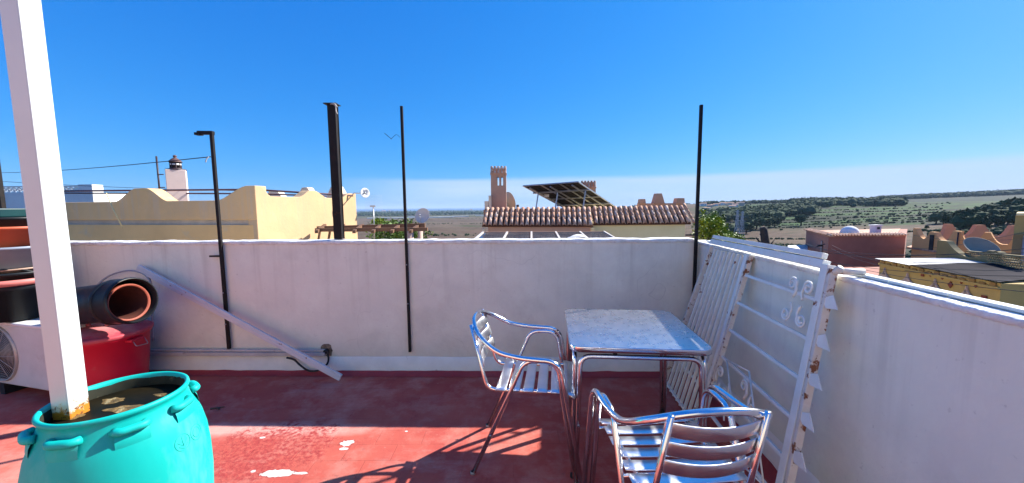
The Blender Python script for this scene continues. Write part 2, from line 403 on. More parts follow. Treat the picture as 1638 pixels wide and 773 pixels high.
c = mxc(mrg(noi(.9, 8, .7), .52, .72), c, (.60, .27, .21))
c = mxc(mrg(noi(11, 8, .75), .60, .74), c, (.20, .03, .028))
mpf = n_('ShaderNodeMapping'); mpf.inputs['Scale'].default_value = (1, 3.2, 1); lk(geo.outputs['Position'], mpf.inputs[0])
wv = noi(1.1, 8, .75, mpf.outputs[0])
c = mxc(mth('MULTIPLY', mrg(wv, .56, .70), .28), c, (.50, .36, .32))
br = n_('ShaderNodeTexBrick'); br.inputs['Scale'].default_value = 1; br.inputs['Brick Width'].default_value = .28; br.inputs['Row Height'].default_value = .14; br.inputs['Mortar Size'].default_value = .004; br.inputs['Mortar Smooth'].default_value = .5
br.inputs['Color1'].default_value = (1, 1, 1, 1); br.inputs['Color2'].default_value = (.82, .82, .82, 1); br.inputs['Mortar'].default_value = (.55, .55, .55, 1)
lk(geo.outputs['Position'], br.inputs[0])
mu = n_('ShaderNodeMix'); mu.data_type = 'RGBA'; mu.blend_type = 'MULTIPLY'; lk(mrg(noi(1.3), .45, .6, 0., .4), mu.inputs[0]); lk(c, mu.inputs[6]); lk(br.outputs[0], mu.inputs[7]); c = mu.outputs[2]
c = mxc(mth('MULTIPLY', mrg(noi(55, 4, .7), .64, .72), .6), c, (.10, .03, .028))
c = mxc(mth('MULTIPLY', mrg(noi(22, 7, .8), .60, .70), .35), c, (.68, .42, .36))
# paint flaked off down to the white screed, with a raw rim of rough red around the big patch
def spot(px_, py_, sx, sy, rgh, sc):
    p_ = PZ(px_, py_, 0); sb = n_('ShaderNodeVectorMath'); sb.operation = 'SUBTRACT'; lk(geo.outputs['Position'], sb.inputs[0]); sb.inputs[1].default_value = p_
    ml = n_('ShaderNodeVectorMath'); ml.operation = 'MULTIPLY'; lk(sb.outputs[0], ml.inputs[0]); ml.inputs[1].default_value = (1/sx, 1/sy, 0)
    ln = n_('ShaderNodeVectorMath'); ln.operation = 'LENGTH'; lk(ml.outputs[0], ln.inputs[0])
    return mth('ADD', ln.outputs['Value'], mth('MULTIPLY', mth('SUBTRACT', noi(sc, 6, .7), .5), rgh))
c = mxc(mth('MULTIPLY', mrg(spot(400, 688, 1.0, .09, 1.8, 3), 1.1, .3), .5), c, (.78, .52, .44))
pk = mrg(spot(440, 718, .42, .30, 2.2, 5), .95, .7)
c = mxc(mth('MULTIPLY', pk, mrg(noi(38, 3), .4, .6)), c, (.36, .055, .05))
for q in ((445, 757, .098, .030, 1.3, 16), (555, 709, .045, .030, 2.2, 22), (549, 718, .03, .012, 2.0, 22), (480, 757, .045, .011, 2, 20), (420, 700, .02, .010, 2, 30), (405, 754, .015, .01, 2, 30), (1180, 700, .02, .02, 1, 20), (650, 690, .012, .008, 1, 30)):
    sq_ = spot(*q); c = mxc(mth('MULTIPLY', mrg(sq_, 1.12, .95), .6), c, (.24, .045, .035)); c = mxc(mrg(sq_, .93, .85), c, (.66, .61, .56))
lk(c, b.inputs['Base Color']); lk(mrg(noi(3, 6), .3, .7, .6, .85), b.inputs['Roughness']); b.inputs['Specular IOR Level'].default_value = .12
bp = n_('ShaderNodeBump'); bp.inputs['Strength'].default_value = .5; bp.inputs['Distance'].default_value = .006
hh = mth('ADD', mth('MULTIPLY', noi(45, 4), mrg(spot(440, 718, .42, .30, 2.2, 5), .95, .7, .3, 1.6)), mth('MULTIPLY', br.outputs['Fac'], -.25))
lk(mth('ADD', hh, mth('MULTIPLY', noi(5, 5), 1.0)), bp.inputs['Height']); lk(bp.outputs[0], b.inputs['Normal'])
mb = MB(); fp = [(-6, -4), (wall_x(-4)+.02, -4), (wall_x(3.0)+.02, 3.02), (-6, wall_y(-6)+.02)]
mb.prism(fp, -.2, 0).build('terrace_floor', fm, kind='structure')
mb = MB(); mb.prism([(-6, -4), (wall_x(-4)+.12, -4), (wall_x(3.0)+.12, 3.1), (-6, wall_y(-6)+.12)], -7.3, -.2); mb.build('terrace_building', plaster, label='plastered house block beneath the red roof terrace', cat='building')
bounce_wall = thing('house', (-1.5, -2.4, 0), 'unseen cream house wall added behind the camera to bounce warm light', 'building')  # added out of view: its sunlit face bounces warm light onto the parapets
MB().prism([(-6, -2.4), (wall_x(-2.4)-.002, -2.4), (wall_x(-2.4)-.002, -2.2), (-6, -2.2)], 0.0, 2.9).build('wall', mat('cream_plaster', (.84, .76, .56), (.78, .70, .51), 2, .9, bump=.2), bounce_wall)
# parapet walls (prisms); the coping is a rough strip of its own
TH = .13; ZT = 1.13; ZR = 1.108
x1 = 1.53; xe = wall_x(3.01)
bw = thing('parapet_wall', (-1.5, 3.1, 0), 'pale plastered parapet wall along the far side of the red terrace', 'wall')
mb = MB(); mb.prism([(-6, wall_y(-6)), (1.53, wall_y(1.53)), (1.53+TH, wall_y(1.53)+TH), (-6, wall_y(-6)+TH)], 0, ZT); mb.build('wall_face', plaster, bw)
rw = thing('parapet_wall', (1.4, 1, 0), 'smooth grey parapet wall running towards the viewer at the right', 'wall')
mb = MB(); mb.prism([(wall_x(-4), -4), (wall_x(-4)+.088, -4), (1.53+.088, 3.01+TH), (1.53, wall_y(1.53)+.001)], 0, ZR); mb.build('wall_face', plaster_r, rw)
def weathered(name, a_, b2_, dirt, top_z, sc=1.0, crack=.5):
    m_ = bpy.data.materials.new(name); m_.use_nodes = True
    global t, b, geo, lk
    t = m_.node_tree; b = t.nodes['Principled BSDF']; lk = t.links.new; geo = n_('ShaderNodeNewGeometry')
    c = mxc(mrg(noi(1.1*sc, 9, .62), .34, .66), a_, b2_)
    c = mxc(mth('MULTIPLY', mrg(noi(3.1*sc, 9, .7), .52, .70), .5), c, tuple(min(.92, q*1.10) for q in a_))
    c = mxc(mth('MULTIPLY', mrg(noi(.55*sc, 7, .7), .50, .68), .35), c, dirt)
    st = n_('ShaderNodeMapping'); st.inputs['Scale'].default_value = (13*sc, 13*sc, .55*sc); lk(geo.outputs['Position'], st.inputs[0])
    sz = n_('ShaderNodeSeparateXYZ'); lk(geo.outputs['Position'], sz.inputs[0])
    near_top = mrg(sz.outputs[2], top_z-.75/sc, top_z, 0., .75)
    c = mxc(mth('MULTIPLY', mth('MULTIPLY', mrg(noi(1.0, 4, .6, st.outputs[0]), .52, .72), near_top), .55), c, dirt)
    near_base = mrg(mth('ADD', sz.outputs[2], mth('MULTIPLY', mth('SUBTRACT', noi(4, 6, .7), .5), .5)), .38, .08, 0., .45)
    c = mxc(near_base, c, dirt)
    c = mxc(mth('MULTIPLY', mrg(noi(34, 4, .6), .66, .74), .45), c, dirt)
    wp_ = n_('ShaderNodeVectorMath'); wp_.operation = 'ADD'; wn_ = n_('ShaderNodeTexNoise'); wn_.inputs['Scale'].default_value = 3; lk(geo.outputs['Position'], wn_.inputs[0])
    sw_ = n_('ShaderNodeVectorMath'); sw_.operation = 'SCALE'; sw_.inputs['Scale'].default_value = .5; lk(wn_.outputs['Color'], sw_.inputs[0]); lk(geo.outputs['Position'], wp_.inputs[0]); lk(sw_.outputs[0], wp_.inputs[1])
    vo_ = n_('ShaderNodeTexVoronoi'); vo_.feature = 'DISTANCE_TO_EDGE'; vo_.inputs['Scale'].default_value = 1.3*sc; lk(wp_.outputs[0], vo_.inputs['Vector'])
    ck = mth('MULTIPLY', mrg(vo_.outputs['Distance'], .0045, .0015), mrg(noi(1.2, 3), .52, .60))
    c = mxc(mth('MULTIPLY', ck, crack), c, tuple(q*.45 for q in dirt))
    lk(c, b.inputs['Base Color']); b.inputs['Roughness'].default_value = .9; b.inputs['Specular IOR Level'].default_value = .2
    bp_ = n_('ShaderNodeBump'); bp_.inputs['Strength'].default_value = .45; bp_.inputs['Distance'].default_value = .012/sc
    lk(mth('ADD', mth('MULTIPLY', noi(6*sc, 8, .6), 1.), mth('MULTIPLY', noi(40*sc, 3), .25)), bp_.inputs['Height']); lk(bp_.outputs[0], b.inputs['Normal'])
    return m_
wm_back = weathered('weathered_plaster', (.86, .82, .68), (.74, .70, .59), (.50, .44, .34), ZT, 1.0, .18)
wm_right = weathered('weathered_grey_plaster', (.85, .83, .70), (.75, .73, .62), (.52, .49, .40), ZR, 1.0, .15)
for o_, m_ in ((bw, wm_back), (rw, wm_right)): o_.children[0].data.materials[0] = m_
def rough_strip(A, B, w_, z0, th, amp, n, mt, name, parent, over=.012, drop=.03):
    A, B = V(A), V(B); d = (B-A).normalized(); nr = V((-d.y, d.x, 0)); mb = MB(); vs = []
    for i in range(n+1):
        p = A.lerp(B, i/n); k = noise.noise(V((i*.35, A.x*7, 0))); k2 = noise.noise(V((i*.9, A.y*5, 4))); k3 = noise.noise(V((i*.12, 2, 8)))
        zt = z0+th+amp*k*.5+amp*.8*k3; ov = over+amp*.4*k2; dr = drop*(.7+k+.4*k2)
        vs += [p-nr*(over*.3)+V((0, 0, z0-dr)), p-nr*ov+V((0, 0, z0-dr*.6)), p-nr*ov+V((0, 0, zt-.004)), p+V((0, 0, zt)), p+nr*w_*.5+V((0, 0, zt+amp*.2*k2)), p+nr*w_+V((0, 0, zt)), p+nr*(w_+ov)+V((0, 0, zt-.005)), p+nr*(w_+ov)+V((0, 0, z0-drop))]
    fs = []
    for i in range(n):
        for k in range(7): a = i*8+k; fs.append((a, a+8, a+9, a+1))
    fs += [tuple(range(8)), tuple(n*8+k for k in range(8))[::-1]]
    mb.add(vs, fs, True); return mb.build(name, mt, parent)
rough_strip((-6, wall_y(-6), 0), (1.49, wall_y(1.5), 0), TH, ZT, .022, .010, 260, coping_m, 'coping', bw, over=.008, drop=.012)
rough_strip((1.53, 3.005, 0), (wall_x(-4), -4, 0), .034, ZR, .018, .0035, 1400, coping_m, 'coping', rw, over=.003, drop=.004)
dW = V((wall_x(-4)-1.53, -7.0, 0)).normalized(); nW = V((-dW.y, dW.x, 0))
rough_strip(V((1.53, 3.12, 0))+nW*.040, V((wall_x(-4), -4, 0))+nW*.040, .050, ZR, .018, .004, 300, coping_m, 'coping', rw, over=.003, drop=.004)
p0, p1 = V((1.53, 3.0, ZR+.026))+nW*.072, V((wall_x(-4), -4, ZR+.026))+nW*.072
n = 34
for i in range(n):
    a, b_ = p0.lerp(p1, (i+.012)/n), p0.lerp(p1, (i+.988)/n); MB().beam(a, b_, .036, .010).build('edging_tile', tile_edge_m, rw)
# thick white render along the foot of the back wall and the red painted upstand
mb = MB(); n = 150; vs = []
for i in range(n+1):
    x = -6+7.5*i/n; y = wall_y(x); k = noise.noise(V((x*3, 1, 0)))*.006; k2 = noise.noise(V((x*9, 1, 5)))*.004
    vs += [(x, y-.001, .150+k*1.6), (x, y-.012+k2, .138+k), (x, y-.020+k2, .03), (x, y-.018, .0)]
mb.add(vs, [(i*4+k, i*4+k+1, (i+1)*4+k+1, (i+1)*4+k) for i in range(n) for k in range(3)], True).build('plinth', plaster_w, bw)
up_m = mat('red_upstand', (.30, .030, .035), (.36, .05, .05), 5, .55, bump=.4)
mb = MB(); vs = []
for i in range(n+1):
    x = -6+7.5*i/n; y = wall_y(x); k = noise.noise(V((x*7, 4, 0)))*.007
    vs += [(x, y-.021, .034+k), (x, y-.026, .030+k), (x, y-.034, .010), (x, y-.075, .003)]
mb.add(vs, [(i*4+k, i*4+k+1, (i+1)*4+k+1, (i+1)*4+k) for i in range(n) for k in range(3)], True).build('painted_upstand', up_m, bw)
mb = MB(); n = 120; vs = []
for i in range(n+1):
    p = V((1.53, 3.0, 0)).lerp(V((wall_x(-3), -3, 0)), i/n); k = noise.noise(V((i*.3, 4, 2)))
    vs += [p-nW*.001+V((0, 0, .19+k*.012)), p-nW*.010+V((0, 0, .178+k*.012)), p-nW*.020+V((0, 0, .05)), p-nW*.022+V((0, 0, .0))]
mb.add(vs, [(i*4+k, (i+1)*4+k, (i+1)*4+k+1, i*4+k+1) for i in range(n) for k in range(3)], True).build('plinth', plaster_r, rw)
mb = MB(); vs = []
for i in range(n+1):
    p = V((1.53, 3.0, 0)).lerp(V((wall_x(-3), -3, 0)), i/n); k = noise.noise(V((i*.5, 9, 2)))
    vs += [p-nW*.0225+V((0, 0, .045+k*.012)), p-nW*.028+V((0, 0, .04+k*.012)), p-nW*.034+V((0, 0, .01)), p-nW*.08+V((0, 0, .003))]
mb.add(vs, [(i*4+k, (i+1)*4+k, (i+1)*4+k+1, i*4+k+1) for i in range(n) for k in range(3)], True).build('painted_upstand', up_m, rw)

# ================================================================== THINGS ON THE TERRACE
# ---- iron posts
def flat_post(top, bot, Y, w_, th, label, extra=None, name='iron_post'):
    a, b_ = PY(*bot, Y), PY(*top, Y); b_.x = (a.x+b_.x)/2; a.x = b_.x
    t = thing(name, a, label, 'post')
    MB().beam(a, b_, w_, th, (0, 1, 0)).build('upright', black_iron, t, bevel=.002)
    mb = MB()
    return t, a, b_
tA, a, b_ = flat_post((338, 212), (367, 558), wall_y(-2.4)-.03, .024, .022, 'black iron post with a short arm at its top, leaning plank crossing it')
MB().beam(b_+V((.015, 0, -.004)), b_+V((-.11, 0, -.002)), .03, .028).build('arm', black_iron, tA, bevel=.002)
MB().box(b_+V((-.105, 0, -.012)), (.04, .045, .02)).build('end_plate', black_iron, tA)
MB().beam(V((a.x+.0, a.y, 1.03)), V((a.x-.10, a.y, 1.03)), .014, .014).build('peg', black_iron, tA)
for z_ in (.45, .72): MB().lathe([(0, -.003), (.006, -.003), (.006, .003), (0, .003)], (a.x, a.y-.019, z_), 8, Matrix.Rotation(pi/2, 3, 'X')).build('rivet', galv, tA)
tC, a, b_ = flat_post((642, 170), (656, 563), wall_y(-.86)-.015, .021, .021, 'slender black iron post standing alone near the middle of the wall')
for z_ in (.62, .95): MB().lathe([(0, -.003), (.005, -.003), (.005, .003), (0, .003)], (a.x, a.y-.015, z_), 8, Matrix.Rotation(pi/2, 3, 'X')).build('rivet', galv, tC)
wz = PY(640, 220, a.y)
MB().tube(spline([wz, wz+V((-.03, 0, .022)), wz+V((-.06, 0, -.0)), wz+V((-.075, 0, -.012))], 5), .0016, 5).tube([wz+V((-.068, 0, -.014)), wz+V((-.125, 0, .035))], .0022, 5).build('wire_stub', black_iron, tC)
tD, a, b_ = flat_post((1120, 168), (1112, 465), wall_y(1.5)-.03, .022, .022, 'slender black iron post in the corner beside the leaning gate')
q = PY(1116, 376, a.y); MB().beam(V((a.x-.005, a.y, q.z)), V((a.x-.085, a.y, q.z)), .014, .012).build('peg', black_iron, tD)
MB().beam(V((a.x, a.y, .02)), V((a.x, a.y, a.z+.01)), .024, .024).build('lower_upright', black_iron, tD)
# thick steel column on the wall top
Yb = wall_y(-1.45)+.07; a, b_ = PY(540, 380, Yb), PY(535, 168, Yb); xm = (a.x+b_.x)/2; a.z = ZT+.02
tB = thing('steel_column', V((xm, Yb, a.z)), 'thick dark steel column with a flat cap plate rising from the far parapet', 'column')
MB().box((xm, Yb, a.z+.004), (.09, .08, .008)).build('base_plate', galv, tB)
h_ = b_.z-a.z
mb = MB(); mb.box((xm, Yb-.026, a.z+h_/2+.006), (.066, .006, h_-.012)); mb.box((xm, Yb+.026, a.z+h_/2+.006), (.066, .006, h_-.012)); mb.box((xm, Yb, a.z+h_/2+.006), (.055, .0459, h_-.012)); mb.build('shaft', black_iron, tB)
MB().box((xm-.005, Yb, b_.z+.003), (.105, .09, .007)).build('cap_plate', black_iron, tB)
MB().tube(spline([(xm+.02, Yb-.05, b_.z-.006), (xm+.045, Yb-.05, b_.z-.02), (xm+.05, Yb-.05, b_.z-.06), (xm+.058, Yb-.045, b_.z-.085)], 5), .007, 7, flat=.5).tube(spline([(xm+.0, Yb-.035, b_.z-.004), (xm+.04, Yb-.055, b_.z-.002), (xm+.062, Yb-.05, b_.z-.03)], 5), .006, 7, flat=.5).build('cloth_tie', cloth_m, tB)
# ---- white square post standing in the barrel
pc = PZ(115, 664, .70); PW = .063
tP = thing('square_post', (pc.x, pc.y, .004), 'white painted square metal post standing in the teal barrel', 'post')
mb = MB(); mb.box((pc.x, pc.y, 1.33), (PW, PW, 2.652)); po = mb.build('post_shaft', None or white_m, tP, bevel=.005)
pm = bpy.data.materials.new('rusty_foot_paint'); pm.use_nodes = True; t = pm.node_tree; b = t.nodes['Principled BSDF']; geo = n_('ShaderNodeNewGeometry'); lk = t.links.new
sp = n_('ShaderNodeSeparateXYZ'); lk(geo.outputs['Position'], sp.inputs[0])
k = mth('ADD', sp.outputs[2], mth('MULTIPLY', mth('SUBTRACT', noi(40, 6, .7), .5), .10))
c = mxc(mrg(noi(2.5, 5), .35, .65), (.62, .66, .65), (.57, .61, .60)); c = mxc(mrg(k, .758, .745), c, (.62, .56, .44))
c = mxc(mrg(k, .735, .725), c, (.55, .20, .02)); c = mxc(mth('MULTIPLY', mrg(k, .755, .74), mrg(noi(60), .55, .6)), c, (.16, .06, .02))
c = mxc(mrg(noi(90, 3), .73, .75), c, (.3, .2, .14))
lk(c, b.inputs['Base Color']); b.inputs['Roughness'].default_value = .4
po.data.materials.clear(); po.data.materials.append(pm)
# ---- teal barrel
bc = V((-1.44, 1.29, 0))
tBr = thing('barrel', (bc.x, bc.y, 0), 'large teal plastic barrel with moulded lugs, full of murky water', 'barrel')
prof = [(0, 0), (.19, 0), (.205, .02), (.228, .12), (.240, .25), (.246, .38), (.244, .48), (.238, .55), (.226, .61), (.213, .65), (.203, .672), (.197, .69), (.189, .715), (.187, .728), (.192, .733), (.1955, .740), (.194, .748), (.188, .752), (.182, .748), (.180, .735), (.181, .70), (.195, .65), (.225, .5), (.22, .2), (.17, .05), (0, .05)]
MB().lathe(prof, bc, 72).build('drum', teal, tBr)
vdir = math.atan2(-bc.y, -bc.x)
for k in range(8):
    an = vdir+.10+2*pi*k/8
    rt = Matrix.Rotation(an, 3, 'Z'); mb = MB(); ss = []
    w2 = .040
    path = [rt @ V((.193+.020*max(0, 1-abs(i/7)**6), i*w2/7, 0))+bc+V((0, 0, .697)) for i in range(-7, 8)]
    mb.tube(path, .0135, 12); lg = mb.build('lug', teal, tBr)
    mb = MB(); vs = []
    for i in range(-4, 5):
        aa = an+i*.05
        for rr, z_ in ((.195, .695), (.205, .69), (.2135, .67), (.2165, .65), (.2135, .63)):
            vs.append(bc+V((cos(aa)*rr, sin(aa)*rr, z_)))
    mb.add(vs, [(i*5+j, (i+1)*5+j, (i+1)*5+j+1, i*5+j+1) for i in range(8) for j in range(4)], True).build('lug_web', teal, tBr)
# embossed round marks
def on_drum(an, z_, du=0, dv=0, lift=.0002):
    aa = an+du/.235; zq = z_+dv
    pf = prof; rr = .24
    for (ra_, za_), (rb_, zb_) in zip(pf[:16], pf[1:16]):
        if za_ <= zq <= zb_: rr = ra_+(rb_-ra_)*(zq-za_)/max(1e-6, zb_-za_)
    return bc+V((cos(aa)*(rr+lift), sin(aa)*(rr+lift), zq))
for da, rr_ in ((.66, .028), (.93, .028)):
    an = vdir+da; z_ = .575
    MB().tube([on_drum(an, z_, rr_*cos(q), rr_*sin(q)) for q in [2*pi*i/28 for i in range(28)]], .0011, 6, closed=True).build('embossed_ring', teal, tBr)
    if da < .8:
        MB().tube([on_drum(an, z_, u, v_) for u, v_ in ((-.018, .006), (0, -.014), (.018, .006))], .0011, 6).tube([on_drum(an, z_, u, v_) for u, v_ in ((0, .022), (0, .006), (0, -.012))], .0011, 6).tube([on_drum(an, z_, u, v_) for u, v_ in ((-.016, -.010), (0, -.024), (.016, -.010))], .0011, 6).build('embossed_arrow', teal, tBr)
    else:
        MB().tube([on_drum(an, z_, .018*cos(q), .018*sin(q)) for q in [2*pi*i/18 for i in range(18)]], .0011, 6, closed=True).build('embossed_arrow', teal, tBr)
mw = mat('murky_water', (.006, .006, .004), (.016, .012, .006), 12, .45, spec=.04)
MB().lathe([(0, .700), (.10, .700), (.182, .700)], bc, 40).build('water', mw, tBr)
foam = mat('algae_scum', (.22, .13, .035), (.05, .035, .012), 14, .8, bump=.6, c3=(.35, .27, .13), s3=26, a3=(.55, .65))
mb = MB()
for cx_, cy_, sx, sy in ((.045, -.01, .075, .03), (-.08, .05, .04, .022), (.08, .09, .045, .012), (-.10, -.055, .03, .02)):
    n = 26; ring = []
    for i in range(n):
        an = 2*pi*i/n; k = 1+.5*noise.noise(V((cos(an)*1.6+cx_*30, sin(an)*1.6, 2))); ring.append(bc+V((cx_+cos(an)*sx*k, cy_+sin(an)*sy*k, .701)))
    cpt = bc+V((cx_, cy_, .706)); mid = [cpt.lerp(q, .6)+V((0, 0, .003*noise.noise(q*60))) for q in ring]
    mb.add([cpt]+mid+ring, [(0, 1+i, 1+(i+1) % n) for i in range(n)]+[(1+i, 1+n+i, 1+n+(i+1) % n, 1+(i+1) % n) for i in range(n)], True)
mb.build('scum', foam, tBr)
gr = MB(); n = 60; vs = []
for i in range(n+1):
    an = 2*pi*i/n; k = noise.noise(V((cos(an)*2, sin(an)*2, 1))); k2 = noise.noise(V((cos(an)*9, sin(an)*9, 1)))
    for rr, z_ in ((.1800, .7355+.008*k+.004*k2), (.1785, .725+.006*k2), (.1800, .700)): vs.append(bc+V((cos(an)*rr, sin(an)*rr, z_)))
gr.add(vs, [(i*3+j, i*3+j+1, (i+1)*3+j+1, (i+1)*3+j) for i in range(n) for j in range(2)], True).build('grime_ring', mat('drum_grime', (.03, .03, .018), (.015, .02, .012), 18, .9, c3=(.10, .10, .06), s3=30, a3=(.6, .7)), tBr)
# ---- red bin with lid
cc = V((-3.14, 2.76, 0))
tR = thing('refuse_bin', cc, 'round red plastic bin with a faded domed lid behind the white post', 'bin')
mb = MB().lathe([(0, 0), (.205, 0), (.21, .01), (.235, .25), (.252, .45), (.262, .455), (.264, .49), (.25, .49), (.2, .03), (0, .03)], cc, 48); mb.build('bin_body', red_pl, tR)
MB().lathe([(.272, .475), (.276, .485), (.276, .497), (.262, .505), (.24, .507), (.232, .515), (.16, .540), (.08, .552), (0, .555)], cc, 48).build('lid', red_lid, tR)
lidr = MB()
for k in range(10):
    an = 2*pi*k/10; lidr.beam(cc+V((cos(an)*.08, sin(an)*.08, .550)), cc+V((cos(an)*.22, sin(an)*.22, .517)), .008, .005)
lidr.build('lid_ribs', red_lid, tR)
MB().tube(fillet([cc+V((-.07, -.04, .548)), cc+V((-.06, -.04, .592)), cc+V((.07, -.04, .592)), cc+V((.08, -.04, .548))], .03), .014, 8).build('lid_handle', red_lid, tR)
for s in (-1, 1):
    MB().box(cc+V((s*.262, -.03, .44)), (.05, .10, .022)).build('handle', red_pl, tR, bevel=.006)
MB().tube(fillet([cc+V((.27, -.06, .45)), cc+V((.31, -.07, .40)), cc+V((.31, .02, .39)), cc+V((.27, .03, .44))], .01), .003, 6).build('wire_bail', galv, tR)
# ---- black bin lying on the red one, terracotta pot inside it
o1 = V((-2.70, 2.58, .780)); o2 = V((-3.26, 2.66, .715)); ax = (o2-o1).normalized()
rtb = ax.to_track_quat('Z', 'Y').to_matrix()
tK = thing('plastic_bucket', (-2.93, 2.7, .60), 'black plastic bucket lying on its side on the red bin lid', 'bucket')
MB().lathe([(.155, 0), (.163, .002), (.166, .02), (.160, .03), (.159, .13), (.146, .145), (.140, .30), (.134, .56), (.125, .58), (0, .58)], o1, 48, rtb).build('bucket_shell', blk_pl, tK)
MB().lathe([(.155, .0), (.149, .008), (.145, .10), (.13, .3), (.12, .55), (0, .55)], o1, 48, rtb).build('bucket_lining', blk_pl, tK)
MB().lathe([(.158, .12), (.164, .125), (.164, .15), (.150, .155)], o1, 48, rtb).build('hoop', blk_pl, tK)
tT = thing('flower_pot', o1+V((0, 0, -.13)), 'terracotta coloured plastic pot nested inside the mouth of the lying black bucket', 'pot')
o3 = o1+ax*.03+V((.0, 0, -.012))
MB().lathe([(.118, .01), (.128, .0), (.133, .004), (.133, .03), (.125, .035), (.118, .2), (.1, .45), (0, .45)], o3, 40, rtb).build('pot_shell', terra_d, tT)
MB().lathe([(.118, .01), (.115, .03), (.108, .04), (.10, .2), (.085, .42), (0, .42)], o3, 40, rtb).build('pot_lining', mat('shaded_terracotta', (.09, .024, .014), (.05, .014, .010), 9, .7), tT)  # shade inside the pot put into the lining colour
# ---- grey hose hoop behind
hp = [PY(245, 545, 3.06), PY(243, 470, 3.05), PY(236, 443, 3.05), PY(210, 433, 3.06), PY(178, 440, 3.07), PY(155, 458, 3.05), PY(138, 490, 3.03), PY(128, 540, 3.03)]
for q in hp: q.y = min(q.y, wall_y(q.x)-.03)
MB().tube(spline(hp, 6), .011, 8, flat=.6).build('hose', hose_m, label='thin grey hose looped against the wall behind the black bucket', cat='hose')
# ---- leaning plank (aluminium channel)
pa = PZ(545, 600, .03); pa.y = 2.90; pa.x = PY(545, 600, 2.9).x; pb = PY(221, 428, wall_y(-3)-.05)
mb = MB(); d = (pb-pa).normalized(); nrm = d.cross(V((0, 1, 0))).normalized()
mb.beam(pa+V((0, 0, .012)), pb, .022, .055, nrm)
tpl = mb.build('plank', mat('channel_paint', (.66, .65, .66), (.58, .56, .55), 6, .5, c3=(.3, .15, .08), s3=18, a3=(.66, .7)), label='white painted metal channel leaning diagonally on the far wall', cat='channel bar', bevel=.003)
MB().beam(pa+V((0, -.012, .012))+d*.01, pb+V((0, -.012, 0))-d*.01, .004, .012, nrm).build('centre_ridge', MATS['channel_paint'], tpl)
# ---- conduit along the wall with black cable into a hole
tcn = thing('cable_trunking', (-2.3, wall_y(-2.3)-.03, .18), 'grey white horizontal trunking fixed low along the far wall', 'conduit')
for z_, hh_, yy in ((.213, .018, .022), (.185, .03, .034)):
    mb = MB(); mb.beam(V((-3.5, wall_y(-3.5)-.012-yy/2, z_)), V((-1.60, wall_y(-1.6)-.012-yy/2, z_)), yy, hh_); mb.build('trunking_length', mat('trunking', (.56, .53, .50), (.46, .42, .39), 8, .6, c3=(.25, .2, .17), s3=14, a3=(.62, .7)), tcn, bevel=.002)
hole = PY(523, 561, wall_y(-1.56))
hm = mat('crumbled_mortar', (.32, .25, .17), (.16, .12, .08), 30, .95, bump=1, bscale=60)
mb = MB(); n = 20; vs = [hole+V((0, -.004, 0))]
for rr, yy in ((.016, -.002), (.032, -.012), (.052, -.002)):
    for i in range(n):
        an = 2*pi*i/n; k = 1+.5*noise.noise(V((cos(an)*2, sin(an)*2, rr*90))); vs.append(hole+V((cos(an)*rr*k*1.1, yy, sin(an)*rr*k)))
mb.add(vs, [(0, 1+(i+1) % n, 1+i) for i in range(n)]+[(1+j*n+i, 1+j*n+(i+1) % n, 1+(j+1)*n+(i+1) % n, 1+(j+1)*n+i) for j in range(2) for i in range(n)], True).build('wall_hole', hm, bw)
cb = [hole+V((.006, .0, .012)), hole+V((.02, -.03, .005)), hole+V((.03, -.04, -.06)), hole+V((.01, -.045, -.11)), hole+V((-.06, -.05, -.155)), hole+V((-.14, -.05, -.155)), hole+V((-.21, -.045, -.11)), hole+V((-.26, -.045, -.06)), hole+V((-.33, -.03, -.048))]
mb = MB().tube(spline(cb, 6), .0085, 8); mb.lathe([(0, -.02), (.017, -.02), (.019, .02), (0, .02)], hole+V((.004, -.018, .004)), 12, Matrix.Rotation(pi/2, 3, 'X')); mb.build('cable', rubber, label='black cable looping from the wall hole under the leaning channel', cat='cable')
# ---- air conditioner
q1, q0 = PZ(76, 626, .09), PZ(0, 613, .09); dA = (q1-q0).normalized(); nA = V((-dA.y, dA.x, 0))   # front edge direction, into the wall
frR = q1+dA*.20; frL = frR-dA*.86
tAC = thing('air_conditioner', (frR+frL)/2+nA*.14, 'off-white air conditioner outdoor unit with round fan grille under stacked pots', 'air conditioner')
Mr = Matrix((dA, nA, V((0, 0, 1)))).transposed()
def AC(u, v_, z_): return frL+dA*u+nA*v_+V((0, 0, z_-frL.z))
zT = .585
mb = MB().box(AC(.43, .14, (.09+zT-.02)/2), (.86, .28, zT-.02-.09), Mr); mb.build('casing', ac_m, tAC, bevel=.012)
MB().box(AC(.43, .14, zT-.008), (.88, .30, .024), Mr).build('top_cover', mat('ac_top', (.75, .75, .72), (.68, .68, .65), 5, .5), tAC, bevel=.008)
for u in (.12, .74): MB().box(AC(u, .14, .046), (.06, .28, .086), Mr).build('foot', rubber, tAC)
fc = PY(0, 570, 1); k = (frL.dot(nA)-V((0, 0, EYE)).dot(nA))/((fc-V((0, 0, EYE))).dot(nA)); fcen = V((0, 0, EYE))+(fc-V((0, 0, EYE)))*k
fcen.z = .335
rf = Matrix((dA, V((0, 0, 1)), -nA)).transposed()
MB().lathe([(0, .0015), (.205, .0015)], fcen, 48, rf).build('fan_opening', dark_m, tAC)
MB().lathe([(.205, .001), (.208, .014), (.218, .014), (.222, .001)], fcen, 48, rf).build('grille_rim', wire_m, tAC)
mb = MB()
for i in range(13): rr = .035+i*.0135; mb.tube([fcen+rf @ V((rr*cos(2*pi*j/40), rr*sin(2*pi*j/40), .012+.008*(1-rr/.2))) for j in range(40)], .0016, 4, closed=True)
for j in range(12): an = 2*pi*j/12; mb.tube([fcen+rf @ V((.03*cos(an), .03*sin(an), .02)), fcen+rf @ V((.206*cos(an+.5), .206*sin(an+.5), .012))], .0018, 4)
